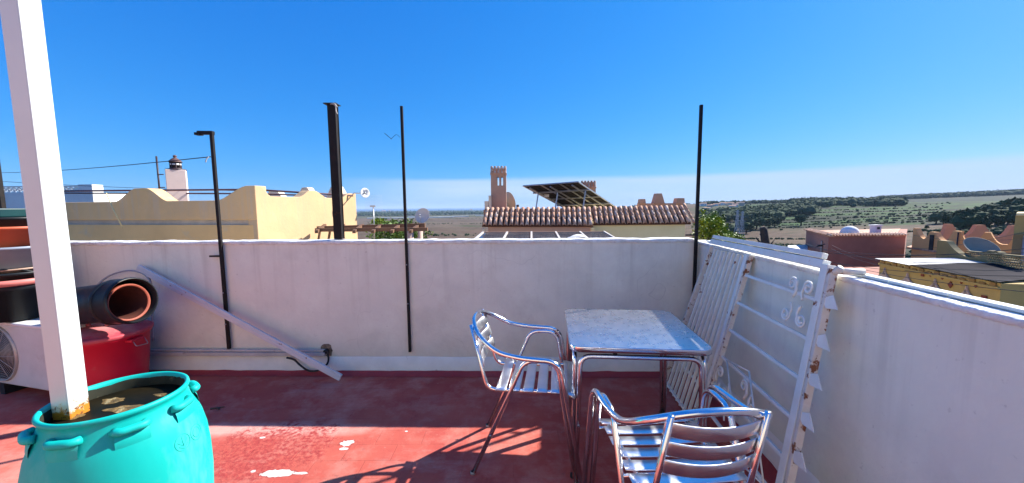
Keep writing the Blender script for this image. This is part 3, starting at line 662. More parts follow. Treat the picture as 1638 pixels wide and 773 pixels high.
mb.build('wire_grille', wire_m, tAC)
MB().lathe([(0, .024), (.028, .022), (.03, .012)], fcen, 20, rf).build('grille_hub', wire_m, tAC)
fb = MB()
for j in range(3):
    an = 2*pi*j/3; pts = []
    for rr in (.03, .10, .18):
        for da in (-.42, .42): pts.append(fcen+rf @ V((rr*cos(an+da), rr*sin(an+da), .006+(.004 if da > 0 else 0))))
    fb.add(pts, [(0, 1, 3, 2), (2, 3, 5, 4)])
fb.build('fan_blade', mat('fan_blade', (.16, .15, .13), (.12, .11, .10), 8, .5), tAC)
# ---- pots stacked on the air conditioner
pcx = V((-3.86, 2.80, 0))
def pot(z0, z1, r0_, r1_, rim, mt, name, label, cat='pot', dx=0, extra=None):
    c_ = pcx+V((dx, 0, 0)); ob = MB().lathe([(0, z0), (r0_, z0), (r1_, z1-rim), (r1_+.012, z1-rim), (r1_+.014, z1), (r1_-.006, z1), (r0_-.012, z0+.012), (0, z0+.012)], c_, 40).build(name, mt, label=label, cat=cat, origin=c_+V((0, 0, z0)))
    return ob
g = 'garden pots stacked on the air conditioner'
pot(.602, .875, .185, .215, .045, blk_pl, 'bucket', 'big black tub at the bottom of the stack on the air conditioner', 'tub')
pot(.845, .912, .21, .232, .040, pinkrim, 'basin', 'pink rimmed basin sitting in the large black tub', 'basin')
o = pot(.895, .965, .205, .228, .02, blk_pl, 'basin', 'black basin with a curved handle above the pink rimmed one', 'basin')
MB().tube(spline([pcx+V((.0, -.225, .945)), pcx+V((.05, -.25, .985)), pcx+V((.12, -.22, 1.0)), pcx+V((.20, -.1, .99)), pcx+V((.225, -.02, .955))], 6), .007, 6).build('handle', blk_pl, o)
pot(.966, .995, .205, .218, .012, tanpl, 'plant_saucer', 'tan saucer between the black basin and the grey-blue bucket', 'saucer')
pot(.996, 1.155, .185, .215, .02, blueg, 'bucket', 'grey-blue bucket in the middle of the stack left of the white post', 'bucket')
pot(1.14, 1.305, .185, .222, .022, terra, 'flower_pot', 'orange terracotta pot second from the top of the stack', 'pot')
pot(1.306, 1.375, .225, .238, .02, blk_pl, 'plant_tray', 'black tray directly on the orange pot', 'tray')
MB().prism([(pcx.x+cos(q)*.25*(1 if abs(cos(q)) > .3 else 1), pcx.y+sin(q)*.2) for q in [pi/4+i*pi/2 for i in range(4)]], 1.376, 1.44).build('plant_tray', dkgreen, label='dark green rectangular tray at the very top of the stack', cat='tray', bevel=.008)
# dark mast at the extreme left
q = PY(2, 320, 3.6); MB().beam(V((q.x, 3.6, .9)), V((q.x, 3.6, 2.05)), .035, .035, (0, 1, 0)).build('iron_post', black_iron, label='dark iron post cut by the left edge of the photo', cat='post', bevel=.002)
# ---- debris on the floor
mb = MB(); p = PZ(350, 654, 0)
mb.tube(spline([p+V((-.05, -.01, .006)), p+V((-.01, 0, .008)), p+V((.03, .015, .006))], 4), .007, 6, taper=.4).tube(spline([p+V((-.02, .01, .006)), p+V((.0, -.01, .009)), p+V((.02, -.02, .005))], 4), .005, 5)
mb.build('twig', bark, label='small dark twig lying in the shade near the leaning channel', cat='twig')
for x_, y_, lab in ((1180, 708, 'white paint flake on the floor behind the front chair'), (512, 690, None)):
    if lab:
        p = PZ(x_, y_, .003); MB().plate([p+V((-.03, .01, 0)), p+V((0, .016, 0)), p+V((.03, -.01, 0)), p+V((.01, -.016, 0))], (0, 0, .003)).build('paint_flake', whiteg, label=lab, cat='paint flake')

# ---- table
TC = V((.668, 2.105, 0)); TRZ = R_(-5.5); TZ = .72; S = .35
tT_ = thing('bistro_table', TC, 'square aluminium bistro table with rounded corners and tubular legs', 'table')
mt_top = bpy.data.materials.new('stamped_metal_top'); mt_top.use_nodes = True; t = mt_top.node_tree; b = t.nodes['Principled BSDF']; lk = t.links.new
tcn_ = n_('ShaderNodeTexCoord'); vo = n_('ShaderNodeTexVoronoi'); vo.inputs['Scale'].default_value = 75; lk(tcn_.outputs['Object'], vo.inputs['Vector']); vo.inputs['Randomness'].default_value = .25
bp = n_('ShaderNodeBump'); bp.inputs['Strength'].default_value = .35; bp.inputs['Distance'].default_value = .0015; lk(vo.outputs['Distance'], bp.inputs['Height']); lk(bp.outputs[0], b.inputs['Normal'])
geo = tcn_
def noi2(s, d=5): 
    n = n_('ShaderNodeTexNoise'); n.inputs['Scale'].default_value = s; n.inputs['Detail'].default_value = d; lk(tcn_.outputs['Object'], n.inputs['Vector']); return n.outputs[0]
c = mxc(mrg(noi2(17, 9), .45, .62), (.78, .78, .79), (.75, .75, .75)); lk(c, b.inputs['Base Color']); lk(mrg(noi2(24, 9), .44, .66, 1., .94), b.inputs['Metallic']); lk(mrg(noi2(30, 8), .4, .65, .27, .31), b.inputs['Roughness'])
def rrect(s, rad, n=7):
    out_ = []
    for cx_, cy_, a0 in ((s-rad, s-rad, 0), (-s+rad, s-rad, 90), (-s+rad, -s+rad, 180), (s-rad, -s+rad, 270)):
        for i in range(n+1): an = R_(a0+90*i/n); out_.append((cx_+rad*cos(an), cy_+rad*sin(an)))
    return out_
def LT(p): return V(p)+TC
MB().plate([LT((x, y, TZ-.004)) for x, y in rrect(S-.006, .05)], (0, 0, .006)).build('table_top', mt_top, tT_)
ring = MB(); o_, i_ = rrect(S, .056), rrect(S-.007, .05); n = len(o_); vs = []
for (x, y), (x2, y2) in zip(o_, i_): vs += [LT((x2, y2, TZ+.001)), LT((x*.997, y*.997, TZ+.003)), LT((x, y, TZ)), LT((x, y, TZ-.026)), LT((x2, y2, TZ-.028)), LT((x2*.97, y2*.97, TZ-.02))]
ring.add(vs, [(i*6+k, i*6+k+1, ((i+1) % n)*6+k+1, ((i+1) % n)*6+k) for i in range(n) for k in range(5)], True).build('edge_band', alum, tT_)
MB().plate([LT((x, y, TZ-.02)) for x, y in rrect(S-.02, .05)], (0, 0, .012)).build('underboard', dark_m, tT_)
r_t = .0125
for k in range(4):
    rt = Matrix.Rotation(k*pi/2, 3, 'Z'); s_ = S-.035
    pts = fillet([(-s_, -s_-.012, .0), (-s_+.02, -s_-.006, TZ-.055), (s_-.02, -s_-.006, TZ-.055), (s_, -s_-.012, 0)], .06, 8)
    MB().tube([LT(rt @ p) for p in pts], r_t, 12).build('leg_frame', alum, tT_)
    for sx in (-1, 1): MB().lathe([(0, 0), (.016, 0), (.0155, .02), (.013, .022)], LT(rt @ V((sx*s_, -s_-.012, 0))), 12).build('foot_cap', rubber, tT_)
    MB().lathe([(0, -.003), (.007, -.003), (.007, .003), (0, .004)], LT(rt @ V((-s_+.012, -s_-.024, .30))), 8, rt @ Matrix.Rotation(pi/2, 3, 'X')).build('screw', galv, tT_)
MB().box(LT((-.12, -.30, TZ-.034)), (.02, .02, .03)).build('bracket', dark_m, tT_)
tT_.rotation_euler = (0, 0, TRZ)
# ---- chair (faces +Y in its own frame)
def make_chair(label):
    t = thing('bistro_chair', (0, 0, 0), label, 'chair', 'aluminium bistro chairs')
    R = .0125
    half = [(.268, .275, 0), (.256, .160, .655), (.252, -.06, .668), (.236, -.175, .70), (.19, -.265, .765), (.10, -.305, .80)]
    front = fillet([half[0], half[1], half[2]], [.075], 8)[:-1]
    arc = spline([(.2555, .06, .660), (.252, -.05, .668), (.240, -.16, .692), (.195, -.255, .752), (.105, -.305, .795), (0, -.318, .808), (-.105, -.305, .795), (-.195, -.255, .752), (-.240, -.16, .692), (-.252, -.05, .668), (-.2555, .06, .660)], 7)
    mir = [V((-p.x, p.y, p.z)) for p in front][::-1]
    MB().tube(list(front)+arc+list(mir), R, 14).build('arm_and_back_tube', alum, t)
    for s in (-1, 1):
        pts = fillet([(s*.215, -.30, 0), (s*.228, -.02, .642), (s*.230, .145, .648), (s*.240, .245, 0)], [.05, .075], 8)
        MB().tube(pts, R*.95, 12).build('side_frame', alum, t)
        for x_, y_ in ((.215, -.30), (.240, .245), (.268, .275)): MB().lathe([(0, 0), (.0140, 0), (.0140, .012), (.0125, .014)], (s*x_, y_, 0), 10).build('foot_cap', hose_m, t)
        pts = fillet([(s*.150, -.312, .797), (s*.162, -.225, .450), (s*.175, .20, .458), (s*.19, .235, .435)], [.05, .02], 6)
        MB().tube(pts, .010, 10).build('seat_rail', alum, t)
        for y_, z_ in ((-.12, .450), (.19, .452)):
            yy = -.30+.28*z_/.642 if y_ < 0 else .145+.10*(1-z_/.648)
            MB().tube([(s*.17, y_ if y_ > 0 else yy, z_), (s*(.222 if y_ < 0 else .236), yy, z_)], .007, 8).build('cross_tube', alum, t)
        for x_, y_, z_ in ((.247, .215, .34), (.2285, -.197, .24)): MB().lathe([(0, -.002), (.006, -.002), (.006, .003), (0, .004)], (s*x_+s*.016, y_, z_), 8, Matrix.Rotation(s*pi/2, 3, 'Y')).build('screw', galv, t)
    MB().tube([(-.205, -.17, .26), (.205, -.17, .26)] if False else [(-.222, -.105, .450), (.222, -.105, .450)], .008, 8).build('cross_tube', alum, t)
    for k in range(6):       # seat slats
        y0 = -.175+k*.072; mb = MB(); vs = []; n = 10
        for i in range(n+1):
            x = -.205+.41*i/n; sag = -.008*(1-(x/.205)**2); f_ = -.018 if k == 5 else 0
            for yy, zz_ in ((y0, .004), (y0+.004, .0065), (y0+.051, .0065+f_*.5), (y0+.055, .004+f_), (y0+.055, .001+f_), (y0, .001)): vs.append((x, yy, .466+sag+zz_))
        fs = [(i*6+k_, i*6+(k_+1) % 6, (i+1)*6+(k_+1) % 6, (i+1)*6+k_) for i in range(n) for k_ in range(6)]+[tuple(range(6))[::-1], tuple(n*6+q for q in range(6))]
        mb.add(vs, fs, True); mb.build('seat_slat', slat_m, t)
    for k in range(3):       # back slats, curved round the sitter
        z0 = .567+k*.073; mb = MB(); vs = []; n = 12
        for i in range(n+1):
            x = (-.158+.316*i/n); u = x/.158; zc = z0; yb = -.205-.10*(zc-.415)/.385; y = yb-.030*(1-u*u)+.006
            tl = -.24
            for zz_, yy in ((0, 0), (.003, -.004), (.050, -.004+.055*tl*.9), (.055, .055*tl), (.052, .003+.055*tl), (.003, .003)): vs.append((x, y+yy+.0, zc+zz_+.010*(1-u*u)*-1))
        fs = [(i*6+k_, i*6+(k_+1) % 6, (i+1)*6+(k_+1) % 6, (i+1)*6+k_) for i in range(n) for k_ in range(6)]+[tuple(range(6))[::-1], tuple(n*6+q for q in range(6))]
        mb.add(vs, fs, True); mb.build('back_slat', slat_m, t)
    return t
ch = make_chair('aluminium slatted armchair at the left side of the table, facing right')
ch.location = (.105, 2.03, 0); ch.rotation_euler = (0, 0, R_(-97))
copy_tree(ch, V((.605, 1.365, 0)), R_(3), 'aluminium slatted armchair nearest the viewer, its back turned to the camera')
# ---- white gate leaning on the right wall
TLg, TRg = V((1.505, 2.74, 1.150)), V((1.338, 1.555, 1.165)); BLg, BRg = V((1.205, 2.83, .02)), V((1.075, 1.44, .02))
acr = (TRg-TLg).normalized(); dn = (BLg-TLg).normalized(); gn = acr.cross(dn).normalized()
if gn.x > 0: gn = -gn
def G(u, v_, off=0):   # u across 0..1, v down 0..1
    return TLg.lerp(TRg, u).lerp(BLg.lerp(BRg, u), v_)+gn*off
tG = thing('window_grille', (BLg+BRg)/2, 'rusty white iron grille with scrolls and spikes leaning on the right wall', 'grille')
def gb(a, b_, w_, h_, nm, m_=whiteg, bevel=.002, par=None): return MB().beam(a, b_, w_, h_, gn).build(nm, m_, par or tG, bevel=bevel)
MID = .46
gb(G(-.02, .0, .0), G(1.0, .0, .0), .036, .032, 'top_rail')
gb(G(-.02, -.032, .0), G(.985, -.030, .0), .024, .024, 'upper_rail')
gb(G(1.015, .0, 0), G(1.015, 1.0, 0), .040, .036, 'stile')
gb(G(1.042, .01, .003), G(1.042, 1.0, .003), .018, .030, 'edge_strip', whitex)
gb(G(MID, .03, .0), G(MID, 1.0, .0), .034, .034, 'stile')
gb(G(MID+.026, .03, .002), G(MID+.026, 1.0, .002), .018, .028, 'edge_strip', whitex)
gb(G(0, .03, 0), G(0, 1.0, 0), .028, .034, 'stile', whitex)
nb = 8
for i in range(nb):
    u = .055+(MID-.075)*(i+.2)/nb
    gb(G(u, .04, 0), G(u, 1.0, 0), .014, .020, 'bar')
for v_ in (.22, .80): gb(G(.0, v_, -.012), G(MID, v_, -.012), .016, .012, 'cross_bar')
for i in range(7):
    v_ = .145*(i+1)-.012
    if v_ < .97: gb(G(MID+.02, v_, 0), G(1.0, v_, 0), .016, .016, 'rung')
gb(G(0, .985, -.0), G(1.0, .985, 0), .014, .022, 'bottom_rail')
for i in range(7):
    v_ = .135*(i+1)-.015
    if v_ < .97:
        a = G(1.045, v_, .01); k = 1/ (TRg-TLg).length; h_ = .024
        pts = [G(1.045, v_-.006, .012), G(1.045, v_+.014, .012), G(1.058, v_+.028, .012), G(1.108, v_+.020+.004*(i % 2), .012), G(1.078, v_-.022, .012)]
        MB().plate(pts, gn*.004).build('spike_plate', whiteg, tG)
def scroll(u, v_, flip, size=.05, up=1, nm='scroll'):
    pts = []
    L_ = (TRg-TLg).length; H_ = (BLg-TLg).length
    for k in range(26):      # inward spiral
        s = k/25; an = pi*1.0+s*3.3*pi*.9; rr = size*.42*(1-.72*s)
        pts.append((flip*(size*.42*0+rr*cos(an)), rr*sin(an)))
    lead = [(-flip*size*.42*.9, -size*1.25*0-.0)]
    out_ = [G(u+x/L_, v_+up*y/H_, .012) for x, y in pts]
    return out_
for (u, v_, sx, up) in ((.86, .10, 1, 1), (.95, .10, -1, 1), (.86, .225, 1, -1), (.95, .225, -1, -1), (.72, .60, 1, 1), (.80, .66, -1, -1), (.60, .70, 1, -1), (.67, .76, -1, 1), (.53, .635, -1, 1), (.53, .735, 1, -1)):
    L_ = (TRg-TLg).length; H_ = (BLg-TLg).length
    pts = []
    for k in range(30):
        s = k/29; an = -pi*.1+s*3.1*pi; rr = .030*(1-.70*s)
        pts.append(G(u+sx*rr*cos(an)/L_, v_-up*rr*sin(an)/H_, .012))
    tail = [G(u+sx*(.030+.004)/L_, v_+up*(.03)/H_, .012), G(u+sx*(.020)/L_, v_+up*(.060)/H_, .012)]
    MB().tube(spline(tail[::-1]+pts[::2], 3), .0045, 6, flat=1.6).build('scroll', whiteg, tG)
fr_ = [G(.555, .56, .012), G(.73, .53, .012), G(.95, .86, .012), G(.80, .89, .012)]
for a, b_ in zip(fr_, fr_[1:]+fr_[:1]): MB().tube([a, b_], .004, 6).build('thin_bar', whiteg, tG)
MB().tube(fillet([G(.99, .02, 0), G(1.05, .02, 0), G(1.07, .0, .0)], .01), .014, 8).build('pipe_stub', whitex, tG)
MB().tube([G(1.05, .015, 0), G(1.05, .015, 0)+V((.09, -.03, .0))], .013, 8).build('hinge_pin', whitex, tG)

# ================================================================== NEIGHBOURING HOUSES
def lerp(a, b_, t): return a+(b_-a)*t
def scallop_poly(A, B, zb, zt, bumps, n=14, cusp=False):
    """outline (world points) of a wall from A to B (xy), flat top zt, bumps [(t0,t1,t2,t3,h)] rising smoothly"""
    top = []
    def at_(t): return V((lerp(A.x, B.x, t), lerp(A.y, B.y, t), 0))
    ks = sorted(set([0, 1]+[q for bb in bumps for i in range(4) for q in ([lerp(bb[i], bb[i+1], j/8) for j in range(9)] if i < 3 else [])]))
    for t in ks:
        if t < 0 or t > 1: continue
        h = 0
        for t0, t1, t2, t3, hh_ in bumps:
            if t0 <= t <= t3:
                if t < t1: s = (t-t0)/(t1-t0)
                elif t <= t2: s = 1
                else: s = (t3-t)/(t3-t2)
                s = s**2.1 if cusp else .35*s+.65*s*s*(3-2*s)
                h = max(h, hh_*s)
        p = at_(t); p.z = zt+h; top.append(p)
    a, b_ = at_(0), at_(1); a.z = b_.z = zb
    return [a]+top+[b_]
# yellow house to the left
C_ = PY(407, 297, 6.0); E_ = PY(569, 307, 8.2); Lf = V((C_.x-4.95, C_.y+.99, 0))
yh = thing('ochre_house', ((C_.x+Lf.x)/2, C_.y+2, -7.2), 'ochre rendered house with wave-topped parapet behind the wall at left', 'building')
zt = PY(300, 321.5, 6.35).z
def tX(px_, A, B):          # parameter along wall A->B seen at photo column px_
    best = min(range(401), key=lambda i: abs(_pxcol(A.lerp(B, i/400))-px_)); return best/400
def _pxcol(p):
    d = V((p.x, p.y, 0)); wv_ = d.dot(cF); return 819+F_PX*d.dot(cR)/wv_
A0, B0 = V((Lf.x, Lf.y, 0)), V((C_.x, C_.y, 0)); E0 = V((E_.x, E_.y, 0))
hb = C_.z-zt
bm = [(tX(186, A0, B0), tX(218, A0, B0), tX(238, A0, B0), tX(268, A0, B0), hb*.98), (tX(348, A0, B0), .965, 1.0, 1.3, hb)]
zl = PY(300, 352, 6.3).z; zl2 = PY(300, 360, 6.3).z
nf = (B0-A0).normalized(); nfo = V((nf.y, -nf.x, 0))
yw = weathered('weathered_ochre', (.84, .53, .24), (.72, .44, .19), (.62, .50, .38), zt, .8, .15)
MB().plate(scallop_poly(A0, B0, zl, zt, bm), -nfo*.22).build('parapet', yw, yh, bevel=.01)
MB().plate([A0+V((0, 0, zl2))-nfo*.05, A0+V((0, 0, zl))-nfo*.05, B0+V((0, 0, zl))-nfo*.05, B0+V((0, 0, zl2))-nfo*.05], -nfo*.15).build('ledge', ledge_m, yh)
MB().plate([A0+V((0, 0, -7.2))-nfo*.01, A0+V((0, 0, zl2))-nfo*.01, B0+V((0, 0, zl2))-nfo*.01, B0+V((0, 0, -7.2))-nfo*.01], -nfo*.18).build('wall', yellow_l, yh)
sdv = (E0-B0).normalized(); sn = V((sdv.y, -sdv.x, 0))
zs_l = PY(480, 316, 7.0).z
bs = [(-.3, 0, .045, tX(435, B0, E0), C_.z-zs_l), (tX(480, B0, E0), tX(498, B0, E0), tX(506, B0, E0), tX(524, B0, E0), .10+.03), (tX(546, B0, E0), tX(560, B0, E0), 1.0, 1.2, .11)]
MB().plate(scallop_poly(B0, E0, -7.2, zs_l, bs), -sn*.2).build('side_wall', weathered('weathered_cream', (.68, .46, .25), (.58, .38, .20), (.46, .35, .25), zt, .8, .2), yh, bevel=.01)
bk = -nfo*4.2
A1 = A0+bk+V((.3, 0, 0)); B1 = E0-nf*.0
MB().plate(scallop_poly(A1, E0-nf*.15+V((0, .02, 0)), -7.2, zt+.02, [(.20, .30, .36, .46, .34), (.55, .62, .66, .73, .36), (.80, .87, .9, .97, .36)]), -nfo*.2).build('rear_parapet', cream, yh)
MB().prism([(A0.x+.25, A0.y+.25), (B0.x-.25, B0.y+.25), (E0.x-.3, E0.y-.2), (A1.x, A1.y-.2)], zl2-.4, zl2-.3).build('roof', ledge_m, yh)
# pipe rails over its roof
rl = thing('pipe_rail', (-6, 8, zt), 'pair of long dark horizontal pipes above the ochre parapet', 'pipe rail')
for ya, yb, Ya, Yb_ in ((306, 303.3, 7.6, 7.4), (309, 310, 9.2, 9.0)):
    MB().tube([PY(80, ya, Ya), PY(405, yb, Yb_), PY(565, yb+ (10 if Ya < 8 else 5), Yb_+.6)], .018, 8).build('pipe', brown_p, rl)
# the pale rope hanging on the parapet
a, b_ = PY(170, 309, 6.45), PY(196, 364, 6.38); MB().tube([a, a.lerp(b_, .5)+V((.01, -.02, 0)), b_], .009, 6).build('rope', rope_m, label='thin pale rope hanging over the ochre parapet', cat='rope')
# thin overhead wires left
a = PY(-40, 276, 8); b_ = PY(337, 251, 3.1)
mb = MB(); mb.tube([a.lerp(b_, i/12)+V((0, 0, -.05*4*(i/12)*(1-i/12))) for i in range(13)], .004, 5); mb.build('overhead_wire', rubber, label='thin wire running from the left edge up to the armed post', cat='wire')
a = PY(-20, 289, 9); b_ = PY(420, 306, 9); MB().tube([a.lerp(b_, i/12)+V((0, 0, -.04*4*(i/12)*(1-i/12))) for i in range(13)], .005, 5).build('overhead_wire', rubber, label='thin slack wire just above the ochre parapet', cat='wire')
wp = PY(334, 251, 3.04); MB().tube(spline([wp, wp+V((-.012, -.01, -.02)), wp+V((-.02, -.01, -.045))], 4), .004, 5).build('wire_knot', cloth_m, tA)
# lantern chimney
Yc = 9.0; ca_ = PY(249, 272, Yc); cb_ = PY(265, 272, Yc-.15); cd_ = PY(283, 273, Yc+.15)
lc = thing('lantern_chimney', (cb_.x, Yc+.2, -2), 'pale square chimney tower topped by a dark little lantern', 'chimney')
wl = .34; cen = V((cb_.x+.02, Yc+.1, 0)); rt = Matrix.Rotation(R_(38), 3, 'Z')
mb = MB(); s_ = .185; hexp = [rt @ V((x, y, 0)) for x, y in ((-s_, -s_), (s_, -s_), (s_, s_), (-s_, s_))]
mb.prism([(cen.x+p.x, cen.y+p.y) for p in hexp], -2, ca_.z-.0).build('tower', mat('pinkish_white', (.74, .60, .53), (.68, .54, .47), 3, .9), lc, bevel=.01)
zc_ = ca_.z; u_ = Yc/F_PX
lm = mat('lantern_iron', (.03, .02, .022), (.06, .03, .03), 8, .5)
MB().lathe([(.2, 0), (.2, .02), (.12, .035), (.12, .05)], (cen.x, cen.y, zc_), 16).build('lantern_base', lm, lc)
MB().lathe([(.075, .05), (.075, .20)], (cen.x, cen.y, zc_), 12, cap=True).build('lantern_core', lm, lc)
for k in range(8):
    an = 2*pi*k/8; MB().beam((cen.x+.1*cos(an), cen.y+.1*sin(an), zc_+.04), (cen.x+.1*cos(an), cen.y+.1*sin(an), zc_+.2), .02, .02).build('lantern_bar', lm, lc)
MB().lathe([(.105, .12), (.108, .14), (.105, .16), (.1, .14)], (cen.x, cen.y, zc_), 16).build('lantern_ring', bwhite, lc)
MB().lathe([(.14, .195), (.13, .21), (.07, .27), (.04, .29), (.025, .30), (.035, .32), (.04, .335), (.03, .355), (0, .365)], (cen.x, cen.y, zc_), 16).build('lantern_cap', mat('lantern_cap', (.10, .05, .045), (.14, .08, .07), 8, .6), lc)
a = PY(250, 250, Yc-.3); MB().tube([V((a.x, a.y, PY(250, 316, Yc-.3).z-.3)), a], .018, 6).tube([a+V((-.02, 0, -.42)), a+V((.13, 0, -.42))], .012, 5).tube([a+V((-.02, 0, -.72)), a+V((.13, 0, -.72))], .012, 5).build('iron_rod', lm, label='dark iron rod with two short rungs beside the lantern chimney', cat='rod')
# white building with balustrade far left
YW = 22.0
wb = thing('white_house', PY(60, 400, YW), 'white flat-roofed house with an ornamental balustrade at far left', 'building')
x0, x1_, x2 = PY(-60, 306, YW).x, PY(126, 306, YW).x, PY(148, 306, YW).x
ztop = PY(60, 309, YW).z; zrail = PY(60, 298.5, YW).z
MB().box(((x0+x2)/2, YW+2.5, (ztop-8)/2), (x2-x0, 5, ztop+8)).build('wall', bwhite, wb)
MB().box(((x1_+x2)/2, YW+.3, (ztop+zrail)/2+.04), (x2-x1_, .6, zrail-ztop+.12)).build('pier', bwhite, wb)
MB().box(((x0+x1_)/2, YW+.1, zrail), (x1_-x0, .14, .07)).build('balustrade_rail', bwhite, wb)
MB().box(((x0+x1_)/2, YW+.1, ztop+.03), (x1_-x0, .14, .06)).build('balustrade_rail', bwhite, wb)
hh_ = zrail-ztop-.06; stp = hh_*.95; nn = int((x1_-x0)/stp)
fan = MB()
cx_ = 0; fan.tube([(hh_*.42*cos(q), 0, hh_*.42*sin(q)) for q in [2*pi*i/14 for i in range(14)]], .022, 5, closed=True)
for q in range(5): an = R_(30+30*q); fan.tube([(0, 0, -hh_*.42), (hh_*.42*cos(an), 0, hh_*.42*sin(an)*.9)], .018, 4)
fme = mesh_of(fan, bwhite, 'baluster')
for i in range(nn): place(fme, 'baluster', None, wb, (x0+(i+.5)*stp, YW+.1, (ztop+zrail)/2+.01))
# ---- wooden pergola, dishes, bushes (centre left)
pg = thing('pergola', PY(600, 384, 6.5), 'brown wooden pergola beams beside the ochre house', 'pergola')
def cyl_beam(a, b_, nm='beam', w_=.07, h_=.09): return MB().beam(a, b_, w_, h_).build(nm, wood_m, pg)
cyl_beam(PY(508, 366, 6.9), PY(680, 361, 7.0)); cyl_beam(PY(505, 368, 6.4), PY(684, 367, 6.4), w_=.06, h_=.06)
for k in range(6):
    x_ = 512+k*30; a = PY(x_+8, 360.5, 7.1); b_ = PY(x_-6, 371, 6.2)
    cyl_beam(a, b_, 'rafter', .05, .05)
MB().tube([PY(656, 368, 6.9), PY(656, 368, 6.9)+V((0, 0, -2.2))], .06, 10).build('pillar', pink_r, pg); MB().tube([PY(672, 368, 6.7), PY(672, 368, 6.7)+V((0, 0, -2.2))], .045, 10).build('pillar', pink_r, pg)
for x_ in (512, 528, 546): MB().beam(PY(x_, 369, 6.5), PY(x_-4, 392, 6.5), .03, .03).build('strut', wood_m, pg)
def dish(c_, rad, aim, mt, label, mast=.6, name='satellite_dish', arm=True, mastdir=(0, 0, -1)):
    t = thing(name, c_+V(mastdir)*mast, label, 'satellite dish')
    rt = V(aim).normalized().to_track_quat('Z', 'Y').to_matrix()
    prof = [(0, 0)]+[(rad*k/6, .28*rad*(k/6)**2) for k in range(1, 7)]+[(rad*1.02, .28*rad), (rad*.98, .25*rad)]+[(rad*k/6, .28*rad*(k/6)**2-.02*rad) for k in range(5, -1, -1)]
    MB().lathe(prof, c_, 28, rt).build('reflector', mt, t)
    MB().tube([c_+rt @ V((0, 0, -.03*rad)), c_+rt @ V((0, 0, -.22*rad)), c_+V(mastdir)*mast*.15, c_+V(mastdir)*mast], .035*max(.4, rad), 7).build('mast', galv, t)
    if arm:
        MB().tube([c_+rt @ V((0, -rad, .28*rad)), c_+rt @ V((0, -.15*rad, .95*rad))], .03*rad, 6).build('feed_arm', galv, t)
        MB().lathe([(0, -.05*rad), (.1*rad, -.05*rad), (.1*rad, .12*rad), (0, .12*rad)], c_+rt @ V((0, -.12*rad, .95*rad)), 10, rt).build('feed_horn', galv, t).scale = (1, 1, 1)
    return t
d0 = PY(582, 309, 7.9)
t = thing('parabolic_antenna', d0, 'small white round antenna on an arm at the end of the ochre house', 'antenna')
rt = V((1, -.8, .1)).normalized().to_track_quat('Z', 'Y').to_matrix()
MB().lathe([(0, 0), (.05, .01), (.10, .045), (.105, .05), (.1, .055), (.05, .02), (0, .012)], d0, 24, rt).build('reflector', bwhite, t)
MB().tube([d0, d0+rt @ V((0, 0, -.06)), PY(566, 309, 8.15)], .012, 6).build('arm', bwhite, t)
MB().lathe([(0, .0), (.02, .0), (.02, .06), (0, .06)], d0, 8, rt).build('feed', galv, t)
dish(PY(677, 346, 7.4), .155, (-.25, -1, .35), dish_m, 'grey satellite dish at the right end of the wooden pergola', .35)
# wire grid antenna
g0 = PY(597, 330, 8.4); t = thing('grid_antenna', V((g0.x, g0.y, g0.z-.9)), 'fine wire grid antenna on a thin mast above the pergola', 'antenna')
MB().tube([g0+V((0, 0, -.9)), g0+V((0, 0, .0))], .012, 6).build('mast', galv, t)
MB().box(g0+V((0, -.03, .0)), (.11, .05, .035)).build('feed_unit', galv, t)
mb = MB()
for i in range(12): z_ = -.12+.033*i; mb.tube([g0+V((-.20, .04, z_)), g0+V((.20, .04, z_))], .0012, 3)
mb.build('wire_grid', wire_m, t)

# ---- foliage
def leaf_mesh(name, rx, ry, rz, n, size, mt, clumps=9, seed=1, droop=0):
    rnd = random.Random(seed); mb = MB(); cl = []
    for _ in range(clumps):
        th = rnd.uniform(0, 2*pi); ph = math.acos(rnd.uniform(-.6, 1)); q = rnd.uniform(.35, .8)
        cl.append((V((rx*q*sin(ph)*cos(th), ry*q*sin(ph)*sin(th), rz*q*cos(ph))), rnd.uniform(.3, .52)))
    vs = []; fs = []
    for i in range(n):
        c_, cr = cl[i % clumps]; d = V((rnd.gauss(0, 1), rnd.gauss(0, 1), rnd.gauss(0, 1))).normalized()*(rnd.random()**.4)
        p = c_+V((d.x*rx*cr, d.y*ry*cr, d.z*rz*cr)); a = V((rnd.gauss(0, 1), rnd.gauss(0, 1), rnd.gauss(0, .6))).normalized(); b_ = a.cross(V((rnd.gauss(0, 1), rnd.gauss(0, 1), rnd.gauss(0, 1)))).normalized()
        s = size*rnd.uniform(.6, 1.4); o_ = len(vs)
        vs += [p-a*s, p-b_*s*.5, p+a*s, p+b_*s*.5]; fs.append((o_, o_+1, o_+2, o_+3))
    me_ = bpy.data.meshes.new(name); me_.from_pydata(vs, [], fs); me_.materials.append(mt); me_.update(); return me_
def leafy(name, c_, rx, ry, rz, n, size, mt, label, cat, trunk_z, seed=1, clumps=14, group=None):
    t = thing(name, V((c_.x, c_.y, trunk_z)), label, cat, group)
    o_ = bpy.data.objects.new('crown', leaf_mesh('crown', rx, ry, rz, n, size, mt, clumps, seed)); COL.objects.link(o_); o_.parent = t; o_.location = c_-t.location
    mb = MB(); rnd = random.Random(seed+5)
    mb.tube([V((c_.x, c_.y, trunk_z)), V((c_.x+.05, c_.y, (trunk_z+c_.z)/2)), c_], .09*max(.6, rz), 8, taper=.5)
    for k in range(6):
        an = 2*pi*k/6; mb.tube([c_+V((0, 0, -rz*.6)), c_+V((cos(an)*rx*.6, sin(an)*ry*.6, rz*rnd.uniform(-.1, .5)))], .03*max(.6, rz), 5, taper=.3)
    mb.build('trunk', bark, t); return t
